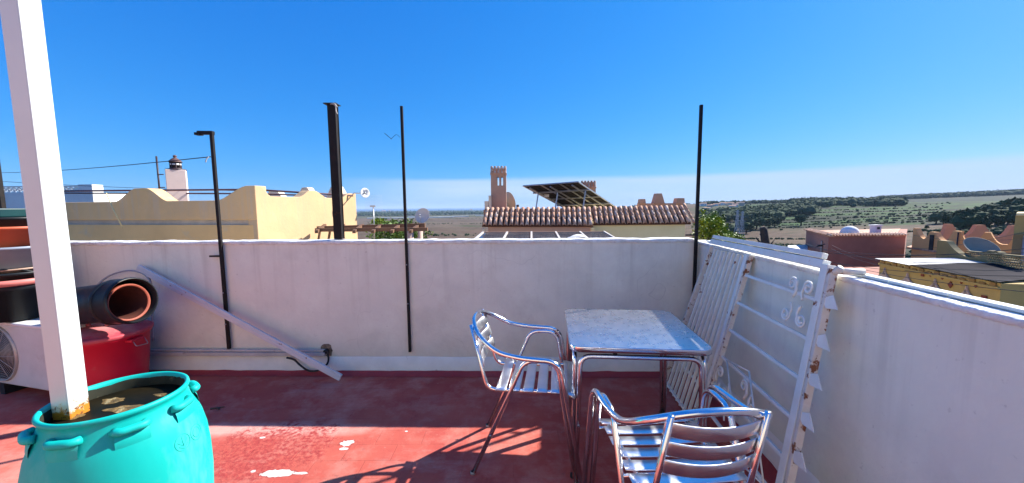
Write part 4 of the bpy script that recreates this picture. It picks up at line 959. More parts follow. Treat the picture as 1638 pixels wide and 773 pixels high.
leafy('lemon_tree', PY(640, 375, 10.5), 1.05, .9, .42, 2600, .045, leaf_g, 'bright green leafy tree showing under the wooden pergola', 'tree', -7.3, 3, 18)
leafy('lemon_tree', PY(602, 362, 11.5), .45, .5, .34, 900, .045, leaf_y, 'small lime tree tip between ochre house and grid antenna', 'tree', -7.3, 4, 10)
leafy('leafy_tree', PY(1134, 378, 12.5), .66, .7, .85, 3600, .05, leaf_y, 'lime green leafy tree right of the tiled house behind the corner post', 'tree', -7.6, 6, 22)
leafy('leafy_tree', PY(1172, 385, 13.5), .45, .5, .42, 1300, .05, leaf_y, 'low lime green bush above the leaning grille top', 'tree', -7.6, 8, 12)
leafy('leafy_tree', PY(1145, 352, 19), .5, .5, .6, 900, .06, leaf_g, 'slim darker green tree rising behind the lime green one', 'tree', -7.6, 9, 10)

# ---- tiled house in the centre
YT = 10.7
th_ = thing('tiled_house', PY(940, 420, YT+.5), 'house with a band of clay roof tiles, chimneys and yellow walls, centre', 'building')
tl = MB(); rr_, Lt = .056, .26
vs = []; nn = 9
for j in (0, 1):
    for i in range(nn): an = pi*i/(nn-1); q = rr_*(1-.16*j); vs.append((q*cos(an), -Lt/2+Lt*j, q*sin(an)))
    for i in range(nn): an = pi*i/(nn-1); q = (rr_-.014)*(1-.16*j); vs.append((q*cos(an), -Lt/2+Lt*j, q*sin(an)))
fs = []
for i in range(nn-1):
    fs += [(i, i+1, 2*nn+i+1, 2*nn+i), (nn+i, 3*nn+i, 3*nn+i+1, nn+i+1), (i, nn+i, nn+i+1, i+1), (2*nn+i, 2*nn+i+1, 3*nn+i+1, 3*nn+i)]
tl.add(vs, fs, True); tile_me = mesh_of(tl, tile_m, 'tile')
def tile_band(xa, ya, xb, yb, Ya, xc, yc, xd, yd, Yc2, n, courses=3, extra=0, name='roof_tile'):
    """(xa,ya)-(xb,yb): ridge line; (xc,yc)-(xd,yd): eave line"""
    ra, rb = PY(xa, ya, Yc2), PY(xb, yb, Yc2); ea, eb = PY(xc, yc, Ya), PY(xd, yd, Ya)
    for i in range(n):
        t_ = (i+.5)/n; top, bot = ra.lerp(rb, t_), ea.lerp(eb, t_); d = top-bot; ln = d.length; d.normalize()
        xdir = (rb-ra).normalized(); nz_ = xdir.cross(d).normalized(); xdir = d.cross(nz_)
        for k in range(courses):
            pos = bot+d*(Lt/2+(ln-Lt)*k/(courses-1) if courses > 1 else ln/2)+nz_*(.012+.016*k*0)+xdir*random.uniform(-.006, .006)
            Mx = Matrix((xdir, d, nz_)).transposed() @ Matrix.Rotation(R_(2.2), 3, 'X') @ Matrix.Rotation(random.uniform(-.03, .03), 3, 'Z')
            place(tile_me, name, None, th_, pos, Mx.to_euler())
    # valley sheet below the barrels
    v_ = [ea, eb, rb, ra]; nn_ = (rb-ra).cross(ra-ea).normalized()
    if nn_.y > 0: nn_ = -nn_
    MB().plate([q-nn_*.02 for q in v_], -nn_*.05).build('valley_tiles', mat('valley_tile', (.16, .075, .045), (.09, .04, .028), 9, .9, bump=.5), th_)
    return ra, rb, ea, eb
ra, rb, ea, eb = tile_band(776, 333.5, 946, 332.5, YT, 771, 361, 949, 361, YT+.42, 21)
ra2, rb2, ea2, eb2 = tile_band(947, 332, 1093, 330, YT+.15, 950, 358.5, 1106, 357, YT+.55, 18)
# hip tiles at the right end, ridge caps
for k in range(4):
    q = (rb2+V((.03, 0, .02))).lerp(eb2+V((.06, -.0, .02)), (k+.4)/4); d = (rb2-eb2).normalized(); xd = d.cross(V((.5, -.5, .7))).normalized(); nz_ = xd.cross(d)
    place(tile_me, 'hip_tile', None, th_, q, Matrix((xd, d, nz_)).transposed().to_euler())
zr = ra.z
MB().box(((ra.x+rb.x)/2, YT+.75, zr-.14), (rb.x-ra.x+.1, .6, .2)).build('roof_deck', salmon, th_)
MB().box(((ra2.x+rb2.x)/2, YT+.90, zr-.14), (rb2.x-ra2.x+.1, .6, .2)).build('roof_deck', salmon, th_)
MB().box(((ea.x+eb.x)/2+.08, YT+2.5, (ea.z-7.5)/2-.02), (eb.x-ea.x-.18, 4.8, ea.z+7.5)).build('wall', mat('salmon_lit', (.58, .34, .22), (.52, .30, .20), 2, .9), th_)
MB().box(((ea2.x+eb2.x)/2-.08, YT+2.66, (ea2.z-7.5)/2-.02), (eb2.x-ea2.x-.10, 4.8, ea2.z+7.5)).build('wall', cream_y, th_)
MB().box((eb.x-.01, YT+.08, (ea.z-7.5)/2-.05), (.10, .2, ea.z+7.4)).build('corner_pilaster', cream_y, th_)
MB().box((ea.x+.04, YT+.12, (ea.z-7.5)/2-.05), (.08, .16, ea.z+7.4)).build('corner_pilaster', cream, th_)
# chimneys
def chimney(x0_, x1__, ytop, ycap, ybot, Y, slots):
    a, b_ = PY(x0_, ycap, Y), PY(x1__, ycap, Y); w_ = b_.x-a.x; zc_ = a.z; zt_ = PY(x0_, ytop, Y).z; zb = PY(x0_, ybot, Y).z-.3; cx_ = (a.x+b_.x)/2
    ch_ = MB(); d_ = w_*.85
    if slots:
        zs0, zs1 = PY(x0_, 297, Y).z, PY(x0_, 283, Y).z; sw = w_*.13
        ch_.box((cx_, Y+d_/2, (zb+zs0)/2), (w_, d_, zs0-zb)); ch_.box((cx_, Y+d_/2, (zs1+zc_)/2), (w_, d_, zc_-zs1))
        for u0_, u1_ in ((-.5, -.09), (.045, .165), (.30, .5)): ch_.box((cx_+w_*(u0_+u1_)/2, Y+d_/2, (zs0+zs1)/2), (w_*(u1_-u0_), d_, zs1-zs0))
    else: ch_.box((cx_, Y+d_/2, (zb+zc_)/2), (w_, d_, zc_-zb))
    co_ = ch_.build('chimney', salmon, th_)
    MB().box((cx_, Y+d_/2, zc_+.012), (w_*1.08, d_*1.1, .04)).build('chimney_band', salmon, co_)
    hN = (zt_-zc_-.03)
    for k in range(5):
        x_ = cx_-w_*.44+w_*.88*k/4
        for c2 in range(3):
            mb = MB(); rr = w_*.088*(1-.0*c2); z0_ = zc_+.03+hN*.30*c2
            vs = [];
            for j in range(2):
                for i in range(9): an = pi*i/8-.0; rq = rr*(1.0-.22*j); vs.append((x_+rq*cos(an), Y-.01+.04*c2*.6-rq*sin(an)*1.0+j*.02, z0_+hN*.38*j))
            mb.add(vs, [(i, i+1, 10+i, 9+i) for i in range(8)], True); 
            mb.build('cap_tile', tile_m, co_)
    MB().box((cx_, Y+d_/2+.06, zc_+hN*.45), (w_*.9, d_*.8, hN*.85)).build('cap_core', tile_m, co_)
chimney(785, 809.5, 265.5, 279, 336, 11.6, True)
chimney(930, 953, 289, 301, 334, 16.2, False)
# little white stepped pieces left of chimney
for x0_, x1__, yt in ((775, 781, 322), (781.5, 785.5, 313)):
    a, b_ = PY(x0_, yt, 11.4), PY(x1__, yt, 11.4); MB().box(((a.x+b_.x)/2, 11.5, a.z-.35), (b_.x-a.x, .2, .7)).build('parapet_step', cream, th_)
# right parapet with tapered merlons
a, b_ = PY(1022, 325.5, 13.2), PY(1097, 325.5, 13.2)
MB().box(((a.x+b_.x)/2, 13.3, a.z-.5), (b_.x-a.x, .2, 1.0)).build('rear_parapet', salmon, th_)
for xa_, xb_, xc_, xd_, yt in ((1024, 1033.5, 1025.5, 1032.5, 318.5), (1046, 1064, 1051, 1059, 309.5), (1081.5, 1096, 1084, 1095, 317)):
    bq, cq = PY(xa_, 326, 13.15), PY(xb_, 326, 13.15); dq, eq = PY(xc_, yt, 13.15), PY(xd_, yt, 13.15)
    MB().plate([bq, dq, eq, cq], (0, .3, 0)).build('merlon', salmon, th_, bevel=.01)
dish(PY(812, 324, 12.6), .34, (.9, .55, .25), dish_tan, 'tan satellite dish half hidden by the slotted chimney', .5, arm=False)
# chimney pot-like dark box
a = PY(828, 330, 12.6); MB().box(a, (.09, .09, .10)).build('vent_box', dark_m, label='tiny dark vent box on the roof beside the tan dish', cat='vent')
# glazed lean-to roof
tp0, tp1, bt0, bt1 = PY(773, 372.5, 10.5), PY(966, 371.5, 10.5), PY(757, 386, 9.3), PY(990, 386, 9.3)
gz = thing('lean_to_roof', (tp0+bt1)/2, 'glazed lean-to roof of dark panes in pale frames below the tiles', 'glass roof')
fr_m = mat('pale_frame', (.60, .56, .50), (.5, .46, .42), 5, .6)
nn_ = (tp1-tp0).cross(bt0-tp0).normalized()
if nn_.z < 0: nn_ = -nn_
for i in range(5):
    q = [tp0.lerp(tp1, (i+.06)/5), tp0.lerp(tp1, (i+.94)/5), bt0.lerp(bt1, (i+.94)/5), bt0.lerp(bt1, (i+.06)/5)]; MB().plate(q, nn_*.012).build('pane', glass_m, gz)
for i in range(6): MB().beam(tp0.lerp(tp1, i/5)+nn_*.01, bt0.lerp(bt1, i/5)+nn_*.01, .05, .05).build('glazing_bar', fr_m, gz)
MB().beam(tp0-V((.05, 0, 0)), tp1+V((.05, 0, 0)), .06, .05).build('top_bar', salmon, gz)
a = PY(925, 381, 9.35); 
MB().add([a+V((x*.26, y*.14, .10*max(0, 1-x*x)*(1-.5*abs(y)))) for x in [q/5-1 for q in range(11)] for y in (-1, 0, 1)], [(i*3+j, (i+1)*3+j, (i+1)*3+j+1, i*3+j+1) for i in range(10) for j in range(2)], True).build('tarpaulin', bwhite, label='crumpled white sheet lying on the glazed lean-to', cat='sheet')
# solar array
sa = PY(836, 297, 13.2); sb = PY(925, 290.5, 12.3); sc_ = PY(990, 334, 14.6); sdn = sc_-sb; sd_ = sa+sdn
pv = thing('solar_array', (sa+sc_)/2-V((0, 0, .5)), 'tilted solar panel array on struts above the tiled roof', 'solar panels')
un = (sb-sa).cross(sdn).normalized()
if un.z < 0: un = -un
for i in range(3):
    for j in range(2):
        q = [sa+(sb-sa)*((i+.015)/3)+sdn*((j+.01)/2), sa+(sb-sa)*((i+.985)/3)+sdn*((j+.01)/2), sa+(sb-sa)*((i+.985)/3)+sdn*((j+.99)/2), sa+(sb-sa)*((i+.015)/3)+sdn*((j+.99)/2)]
        pn = MB().plate(q, un*.012).build('solar_panel', pv_m, pv)
        for k in range(4): MB().beam(q[k]-un*.008, q[(k+1) % 4]-un*.008, .035, .035, un).build('panel_frame', galv, pn)
        lines = MB()
        for k in range(1, 6): lines.beam(q[0].lerp(q[3], k/6)-un*.004, q[1].lerp(q[2], k/6)-un*.004, .010, .004, un)
        for k in range(1, 4): lines.beam(q[0].lerp(q[1], k/4)-un*.006, q[3].lerp(q[2], k/4)-un*.006, .010, .004, un)
        lines.build('cell_lines', mat('cell_line', (.10, .09, .09), (.07, .065, .065), 5, .9, spec=.1), pn)
for v_ in (.22, .72): MB().beam(sa+sdn*v_-un*.05-(sb-sa)*.02, sb+sdn*v_-un*.05+(sb-sa)*.02, .05, .05, un).build('purlin', galv, pv)
for u_ in (.12, .5, .88): MB().beam(sa+(sb-sa)*u_-un*.09+sdn*.02, sa+(sb-sa)*u_-un*.09+sdn*.98, .04, .04, un).build('rafter', galv, pv)
for u_ in (.08, .45, .95):
    q = sa+(sb-sa)*u_+sdn*.22-un*.08; MB().beam(q, V((q.x-.12, q.y-.05, zr-.25)), .045, .045, (0, 1, 0)).build('strut', galv, pv)
q = sa+(sb-sa)*.1+sdn*.3-un*.06
mb = MB(); mb.box(q+V((.12, 0, -.02)), (.18, .08, .10)); mb.build('junction_box', bwhite, pv)

# ---- houses across the street (right)
def wall_box(name, par, A, B, z0, z1, th_dir, mt, bevel=0): return MB().plate([V((A.x, A.y, z0)), V((A.x, A.y, z1)), V((B.x, B.y, z1)), V((B.x, B.y, z0))], th_dir).build(name, mt, par, bevel=bevel)
K = PY(1326, 376, 24); Kr = PY(1449, 375, 24); Kl = PY(1290, 367, 29.6); zk = K.z
br_ = thing('brown_house', V((K.x+2, 26, -8.5)), 'reddish brown flat-roofed house with tile coping beyond the right wall', 'building')
fpn = [(K.x, K.y), (Kr.x, Kr.y), (Kr.x+7.6, 31), (Kl.x, Kl.y)]
MB().prism(fpn, -9, zk-.12).build('wall', brown_r, br_)
MB().prism([(K.x+.3, K.y+.3), (Kr.x-.3, Kr.y+.3), (Kr.x+6.6, 30.6), (Kl.x+.35, Kl.y-.3)], zk-.12, zk-.06).build('roof', tile_f, br_)
tb = MB()
for j in (0, 1):
    pass
vs = []; nn = 6
for j in (0, 1):
    for i in range(nn): an = pi*i/(nn-1); vs.append((.085*cos(an), -.19+.38*j, .07*sin(an)+(.10 if j else 0)))
tb.add(vs, [(i, i+1, nn+i+1, nn+i) for i in range(nn-1)], True); ctile = mesh_of(tb, tile_f, 'coping_tile')
for A, B in ((K, Kr), (Kl, K)):
    dv_ = V((B.x-A.x, B.y-A.y, 0)); ln = dv_.length; dv_.normalize(); n = int(ln/.19); ang = math.atan2(dv_.y, dv_.x)
    MB().beam(V((A.x, A.y, zk-.09))+V((-dv_.y, dv_.x, 0))*.12, V((B.x, B.y, zk-.09))+V((-dv_.y, dv_.x, 0))*.12, .3, .08).build('coping', tile_f, br_)
    for i in range(n):
        p_ = V((A.x, A.y, zk-.05))+dv_*(i+.5)*ln/n; place(ctile, 'coping_tile', None, br_, p_, (0, 0, ang))
a = PY(1317, 397, 24.9); v1 = V((K.x-Kl.x, K.y-Kl.y, 0)).normalized(); pth = K+(Kl-K)*.22; pth = V((pth.x, pth.y, 0))
q = V((v1.y, -v1.x, 0))
MB().plate([pth+v1*u_+q*.03+V((0, 0, z_)) for u_, z_ in ((-.2, -1.9), (.2, -1.9), (.2, -1.2), (.1, -1.05), (-.1, -1.05), (-.2, -1.2))], q*.03).build('blind_niche', mat('grey_niche', (.35, .25, .22), (.3, .22, .2), 4, .8), br_)
# white dome and chimney on it
dm = PY(1359, 372, 26.5); MB().lathe([(.55, 0), (.53, .15), (.45, .32), (.3, .45), (.12, .52), (0, .54)], V((dm.x, dm.y, zk-.1)), 20).build('dome', bwhite, br_)
cq = PY(1400, 372, 26); cp = MB(); cp.box((cq.x, cq.y, zk+.15), (.42, .42, .6)); cp = cp.build('chimney', mat('lilac_white', (.5, .47, .58), (.45, .42, .52), 4, .8), br_)
MB().box((cq.x, cq.y, zk+.48), (.52, .52, .06)).build('cap', bwhite, cp)
MB().prism([(cq.x-.26, cq.y-.26), (cq.x+.26, cq.y-.26), (cq.x+.26, cq.y+.26), (cq.x-.26, cq.y+.26)], zk+.515, zk+.545).build('cap', bwhite, cp)
MB().box((cq.x-.0, cq.y-.215, zk+.3), (.2, .02, .16)).build('opening', dark_m, cp)
# low white roof between
a, b_, c_, d_ = PY(1260, 393, 27), PY(1292, 391, 30), PY(1292, 405, 25), PY(1262, 399, 25)
MB().plate([a, b_, c_, d_], (0, 0, -.1)).build('shed_roof', slate_l, label='small pale shed roof left of the brown house', cat='shed')
a = PY(1256, 391, 22); b_ = PY(1300, 424, 14)
mb = MB(); mb.prism([(a.x-.2, 20), (a.x+6, 20), (a.x+6.2, 14), (a.x+.6, 12.5)], -8.5, -2.0); mb.build('low_house', brown_r, label='low dark red flat roof just beyond the grille top', cat='building')
# orange house
Oc = PY(1533, 370, 20); Ol = PY(1461, 366, 23); Or = PY(1623, 372, 18.4)
oh = thing('orange_house', V((Oc.x+1, 22, -8.5)), 'bright orange house with scalloped parapets at right', 'building')
zo = PY(1533, 388, 20).z
A, B, C2 = V((Ol.x, Ol.y, 0)), V((Oc.x, Oc.y, 0)), V((Or.x, Or.y, 0))
hz = Oc.z-zo
vv = (B-A).normalized(); na_ = V((vv.y, -vv.x, 0)); v2 = (C2-B).normalized(); nb_ = V((v2.y, -v2.x, 0))
def tc2(px_, A_, B_): return tX(px_, A_, B_)
MB().plate(scallop_poly(A, B, -9, zo, [(-.2, .0, .06, .30, hz), (.26, .40, .52, .74, hz*.75), (.74, .9, 1, 1.3, hz)], cusp=True), -na_*.25).build('wall', orange_r, oh)
MB().plate(scallop_poly(B, C2, -9, zo+.02, [(-.3, .0, .06, .22, hz*.95), (tX(1560, B, C2), tX(1580, B, C2), tX(1590, B, C2), tX(1612, B, C2), hz*.95), (.90, .985, 1.1, 1.2, hz*.8)], cusp=True), -nb_*.25).build('wall', orange_r, oh)
r0_, r1_ = PY(1503, 380, 24.5), PY(1650, 380, 22.5)
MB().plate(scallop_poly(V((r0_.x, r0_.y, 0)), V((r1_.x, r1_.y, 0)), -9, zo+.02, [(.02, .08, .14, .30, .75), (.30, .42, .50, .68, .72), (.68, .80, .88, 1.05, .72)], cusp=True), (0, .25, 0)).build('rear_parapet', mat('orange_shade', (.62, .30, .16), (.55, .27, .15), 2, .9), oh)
MB().prism([(A.x, A.y+.3), (B.x, B.y+.3), (C2.x, C2.y+.3), (C2.x+1.5, 22.4), (A.x+1.6, 24.4)], zo-.7, zo-.6).build('roof', tile_f, oh)
for px_, py_, w_ in ((1533.5, 388, .05),):
    a = PY(1533, 372, 19.95); MB().tube([a, V((a.x, a.y, -4))], .03, 6).build('downpipe', dark_m, oh)
a = PY(1489, 388, 21.6); MB().box((a.x, 21.55, a.z), (.09, .2, .9)).build('vent_slot', dark_m, oh)
# big dish on the ornate house roof
dish(PY(1566, 399, 15.5), .55, (-.25, -1, 1.1), mat('dish_sand', (.34, .29, .22), (.30, .25, .19), 3, .9, spec=.1), 'large sand coloured satellite dish in front of the orange house', .6, arm=False)
# yellow tower at right edge
a, b_ = PY(1625, 342, 15.2), PY(1660, 342, 15.2)
yt_ = thing('yellow_tower', V(((a.x+b_.x)/2, 16.5, -8)), 'yellow rendered tower block cut off by the right edge', 'building')
kx = a.x/15.2
def tower(z0, z1, o, nm, m_):
    MB().prism([(a.x-o, 15.2-o), (b_.x, 15.2-o), (b_.x+2.2*kx, 17.4), (a.x+2.3*kx-o, 17.4)], z0, z1).build(nm, m_, yt_)
zA, zB, zC = PY(1625, 377, 15.2).z, PY(1625, 374, 15.2).z, PY(1625, 345, 15.2).z
tower(-8, zA, 0, 'wall', khaki_r); tower(zA, zB, .06, 'string_course', khaki_r); tower(zB, zC, 0, 'upper_wall', ochre2); tower(zC, zC+.10, .05, 'cornice', cream_y)
q = PY(1637, 396, 15.2); MB().box((q.x+.1, 15.18, q.z), (.34, .06, 1.2)).build('blue_door', mat('blue_door', (.25, .34, .48), (.22, .3, .43), 4, .5), yt_)
# ornate mustard house facing us across the street
F0 = PY(1408, 414, 14.0); F1 = PY(1598, 449, 9.75); zf = (F0.z+F1.z)/2
A = V((F0.x, F0.y, 0)); dirf = V((F1.x-F0.x, F1.y-F0.y, 0)).normalized(); B = A+dirf*4.45; nfw = V((-dirf.y, dirf.x, 0)); nfw = nfw if nfw.x < 0 else -nfw
mh = thing('mustard_house', V((A.x+2, 9, -8.5)), 'mustard yellow house with ogee window arches and a corrugated roof', 'building')
MB().plate([A+V((0, 0, -9)), A+V((0, 0, zf-.06)), B+V((0, 0, zf-.06)), B+V((0, 0, -9))], -nfw*3.4).build('wall', ochre2, mh)
U_ = lambda x_: tX(x_, A, B)*4.45
MB().beam(A+nfw*.02+V((0, 0, zf-.20)), B+nfw*.02+V((0, 0, zf-.20)), .08, .06).build('string_course', ochre2, mh)
brk = MB().box((0, 0, 0), (.05, .16, .10)); brm = mesh_of(brk, mat('ochre_brick', (.36, .20, .06), (.30, .16, .05), 4, .8), 'frieze_brick')
ang = math.atan2(dirf.y, dirf.x)-pi/2
for i in range(15): place(brm, 'frieze_brick', None, mh, A+dirf*(.2+i*.29)+nfw*.015+V((0, 0, zf-.12-(.05 if i % 2 else 0))), (0, 0, ang))
for i in range(4):
    cu = U_((1426.5, 1464.5, 1511, 1564)[i]); cz = zf-.30-.70
    # ogee arch ring + dark opening
    op = []; ri = []; N_ = 16
    for k in range(N_+1):
        an = pi*k/N_; x_ = .42*cos(an); z_ = .36*sin(an); pk_ = .16*max(0, 1-abs(x_)/.12)
        op.append((x_, z_)); ri.append((1.16*x_, 1.16*z_+.02+(pk_ if abs(x_) < .12 else 0)))
    def FW(u_, z_, off): return A+dirf*(cu+u_)+nfw*off+V((0, 0, cz+z_))
    wn = MB().plate([FW(x_, z_, .012) for x_, z_ in op]+[FW(-.42, -.9, .012), FW(.42, -.9, .012)], nfw*.01).build('window', dark_m, mh)
    rg_ = MB(); 
    for k in range(N_): rg_.plate([FW(*op[k], .02), FW(*ri[k], .02), FW(*ri[k+1], .02), FW(*op[k+1], .02)], nfw*.05)
    rg_.build('arch_moulding', pink_r, wn)
    MB().plate([FW(-.07, .42, .02), FW(0, .70, .02), FW(.07, .42, .02)], nfw*.05).build('finial', pink_r, wn)
    for s in (0,):
        w2_ = MB(); 
        for x_ in (-.15, .15): w2_.beam(FW(x_, -.8, .03), FW(x_, .40, .03), .025, .02, nfw)
        w2_.build('window_bar', khaki_r, wn)
for x_, dz, s_, sq in ((1535, .36, .085, 0), (1501, .20, .04, 0), (1521, .21, .04, 0), (1553, .22, .04, 0), (1577, .24, .04, 0), (1488, .24, .055, 1), (1593, .52, .075, 1)):
    c_ = A+dirf*U_(x_)+nfw*.012+V((0, 0, zf-dz-.03))
    MB().plate([c_+dirf*p_*s_+V((0, 0, q_*s_)) for p_, q_ in (((-1, 0), (0, 1.25), (1, 0), (0, -1.25)) if not sq else ((-1, -1), (-1, 1), (1, 1), (1, -1)))], nfw*.02).build('glazed_square' if sq else 'glazed_diamond', rust_deco, mh)
# corrugated roof: pale end and dark rest
def corr(u0_, u1_, mt, nm, zl_=0):
    mb = MB(); vs = []; n = int((u1_-u0_)/.075)*2; 
    for i in range(n+1):
        u_ = lerp(u0_, u1_, i/n); hgt = .02 if i % 2 else 0
        for dd, zz_ in ((-.12, -.02), (1.1, .02), (2.3, .06)): vs.append(A+dirf*(u_-.5*max(0, dd)*u_/4.5)-nfw*dd+V((0, 0, zf+zz_+hgt+zl_)))
    mb.add(vs, [(i*3+k, (i+1)*3+k, (i+1)*3+k+1, i*3+k+1) for i in range(n) for k in range(2)]); return mb.build(nm, mt, mh)
corr(-.1, U_(1470), slate_l, 'corrugated_sheet'); corr(U_(1470), 4.5, slate, 'corrugated_sheet', .004)
# khaki scalloped wall behind the roof and lattice balustrade
q0_, q1_ = A-nfw*2.35+dirf*-.9, A-nfw*2.35+dirf*3.0
MB().plate(scallop_poly(q0_, q1_, zf-.5, zf+.16, [(-.2, .0, .10, .36, .50), (.34, .50, .58, .80, .32), (.86, .97, 1.2, 1.3, .2)], cusp=True), -nfw*.2).build('parapet', khaki_r, mh)
lat = thing('lattice_balustrade', A-nfw*3.2+dirf*2.5+V((0, 0, zf)), 'tan brick lattice balustrade above the corrugated roof', 'balustrade')
l0, l1 = PY(1548, 403, 13.4), PY(1640, 412, 11.0); 
for a_, b2, hh2 in ((l0, l1, .42),):
    d_ = (b2-a_).normalized(); n = 26; ln = (b2-a_).length
    MB().beam(a_+V((0, 0, .02)), b2+V((0, 0, .02)), .12, .05).build('top_rail', khaki_r, lat); MB().beam(a_-V((0, 0, hh2)), b2-V((0, 0, hh2)), .12, .06).build('bottom_rail', khaki_r, lat)
    bx = mesh_of(MB().box((0, 0, 0), (.05, .08, .05)), mat('tan_brick', (.50, .35, .16), (.42, .29, .13), 4, .85), 'lattice_brick'); 
    for i in range(n):
        for j in range(5):
            p_ = a_+(b2-a_)*((i+(.5 if j % 2 else .02))/n)+V((0, 0, -hh2+.07+j*.075)); ob = place(bx, 'lattice_brick', None, lat, p_, (0, 0, math.atan2(d_.y, d_.x))); ob.scale = (1.25, 1, 1.1)
# overhead cables on the right, slung between the brown house and the street's near end
cab = [((1256, 395, 18), (1700, 392, 9), .35), ((1290, 390, 23.5), (1700, 418, 8), .45), ((1300, 396, 23.5), (1700, 402, 8.5), .25), ((1330, 392, 23.5), (1720, 432, 7), .5), ((1262, 402, 16), (1720, 442, 6.5), .3), ((1330, 398, 23.3), (1720, 456, 6.3), .4), ((1270, 398, 18), (1720, 474, 6.0), .3), ((1440, 398, 22), (1720, 350, 12), .3), ((1460, 376, 23), (1720, 374, 13), .3)]
for i, (a_, b2, sg) in enumerate(cab):
    a_, b2 = PY(*a_), PY(*b2); MB().tube([a_.lerp(b2, k/14)+V((0, 0, -sg*4*(k/14)*(1-k/14))) for k in range(15)], .010 if i < 3 else .007, 5).build('overhead_cable', rubber, label='dark sagging cable strung across the street at right', cat='cable', group='cables across the street at right')
a = PY(1312, 393, 23.8); t = thing('cable_bracket', a, 'dark cable bracket on the brown house wall', 'bracket'); MB().box(a, (.25, .12, .12)).tube([a+V((-.3, 0, -.1)), a+V((.3, 0, .1))], .03, 6).build('bracket_arm', rubber, t)
# broken dark trunk with a perched top, pylons
a = PY(1224, 400, 30); tr = thing('dead_tree', V((a.x, a.y, ground_z(a.x, a.y))), 'dead dark tree stump beyond the grille top rail', 'tree')
mb = MB(); gz_ = ground_z(a.x, a.y); mb.tube([V((a.x, a.y, gz_)), V((a.x, a.y, -3.2)), V((a.x+.05, a.y, -2.0)), PY(1222, 368, 30), PY(1219, 364, 30)], .45, 8, taper=.5)
for dx, z0_, z1_ in ((-.8, -2.2, -1.2), (.7, -2.5, -1.4), (.9, -3.0, -2.8), (-.5, -1.7, -.9)): mb.tube([V((a.x, a.y, z0_)), V((a.x+dx, a.y, z1_))], .14, 6, taper=.3)
mb.build('trunk', bark, tr)
o_ = bpy.data.objects.new('dead_leaves', leaf_mesh('dead_leaves', 1.0, .8, 1.2, 380, .13, mat('dead_leaf', (.12, .08, .05), (.07, .05, .035), 3, .8), 8, 31)); COL.objects.link(o_); o_.parent = tr; o_.location = V((a.x, a.y, -3.0))-tr.location
pa_m = mat('pylon_steel', (.45, .46, .48), (.38, .39, .41), 2, .6, .3)
for px_, py0, py1, Yp, lab in ((1180, 336, 368, 210, 'left lattice pylon in the field beyond the lime green tree'), (1188, 338, 369, 215, 'right lattice pylon in the field beyond the lime green tree')):
    tp = PY(px_, py0, Yp); gzv = ground_z(tp.x, tp.y); t = thing('pylon', V((tp.x, tp.y, gzv)), lab, 'pylon'); H_ = tp.z-gzv; mb = MB(); bw_ = 1.3
    for sx in (-1, 1):
        for sy in (-1, 1): mb.beam(V((tp.x+sx*bw_, tp.y+sy*bw_, gzv)), V((tp.x+sx*.25, tp.y+sy*.25, tp.z)), .16, .16)
    for k in range(7):
        w0, w1 = lerp(bw_, .25, k/7), lerp(bw_, .25, (k+1)/7); z0_, z1_ = gzv+H_*k/7, gzv+H_*(k+1)/7
        for s in (-1, 1): mb.beam(V((tp.x-s*w0, tp.y-w0, z0_)), V((tp.x+s*w1, tp.y-w1, z1_)), .10, .10); mb.beam(V((tp.x-w0, tp.y-s*w0, z0_)), V((tp.x-w1, tp.y+s*w1, z1_)), .10, .10)
    mb.build('lattice', pa_m, t)
    ar = MB()
    for f_, wd in ((.72, 2.2), (.84, 1.8), (.95, 1.3)): ar.beam(V((tp.x-wd, tp.y, gzv+H_*f_)), V((tp.x+wd, tp.y, gzv+H_*f_)), .14, .14)
    ar.build('cross_arm', pa_m, t)

# ---- countryside: separate trees one can tell apart, woods as masses
rnd = random.Random(11)
crowns = [leaf_mesh('crown', 1, 1, .85, 420, .17, leaf_d, 10, 41+i) for i in range(4)]
core_mb = MB(); 
tk = mesh_of(MB().tube([(0, 0, 0), (.02, 0, .5), (0, 0, 1)], .07, 6, taper=.6), bark, 'trunk')
def cores(seed):
    mb = MB(); vs = []; n1_, n2_ = 10, 7
    for j in range(n2_):
        for i in range(n1_):
            an = 2*pi*i/n1_; ph = -pi/2+pi*j/(n2_-1); q = V((cos(an)*cos(ph), sin(an)*cos(ph), sin(ph))); k = .72+.35*noise.noise(q*1.7+V((seed, 0, 0))); vs.append((q.x*k, q.y*k, q.z*k*.8))
    return vs, [(j*n1_+i, j*n1_+(i+1) % n1_, (j+1)*n1_+(i+1) % n1_, (j+1)*n1_+i) for j in range(n2_-1) for i in range(n1_)]
for i in range(4):   # fill the leaf cloud with a solid uneven heart
    v_, f_ = cores(i*5); me_ = crowns[i]; vv_ = [tuple(q.co) for q in me_.vertices]; ff_ = [tuple(p.vertices) for p in me_.polygons]; o2_ = len(vv_)
    nm_ = bpy.data.meshes.new('crown'); nm_.from_pydata(vv_+list(v_), [], ff_+[tuple(q+o2_ for q in f) for f in f_]); nm_.materials.append(leaf_d); nm_.update(); crowns[i] = nm_
def far_tree(px_, ybase, r_, size, label, group='dark trees on the slope at right'):
    d = _ray(px_, 330); a_ = math.atan2(d.x, d.y); x_, y_ = r_*sin(a_), r_*cos(a_); z_ = ground_z(x_, y_)
    t = thing('pine_tree', V((x_, y_, z_)), label, 'tree', group)
    c_ = bpy.data.objects.new('crown', rnd.choice(crowns)); COL.objects.link(c_); c_.parent = t; c_.location = (0, 0, size*1.05); c_.scale = (size*rnd.uniform(.9, 1.15), size, size*rnd.uniform(.85, 1.1)); c_.rotation_euler = (0, 0, rnd.uniform(0, 6))
    k_ = bpy.data.objects.new('trunk', tk); COL.objects.link(k_); k_.parent = t; k_.scale = (size*1.5, size*1.5, size)
    return t
LBL = 'dark round pine in the clump on the green slope at far right'
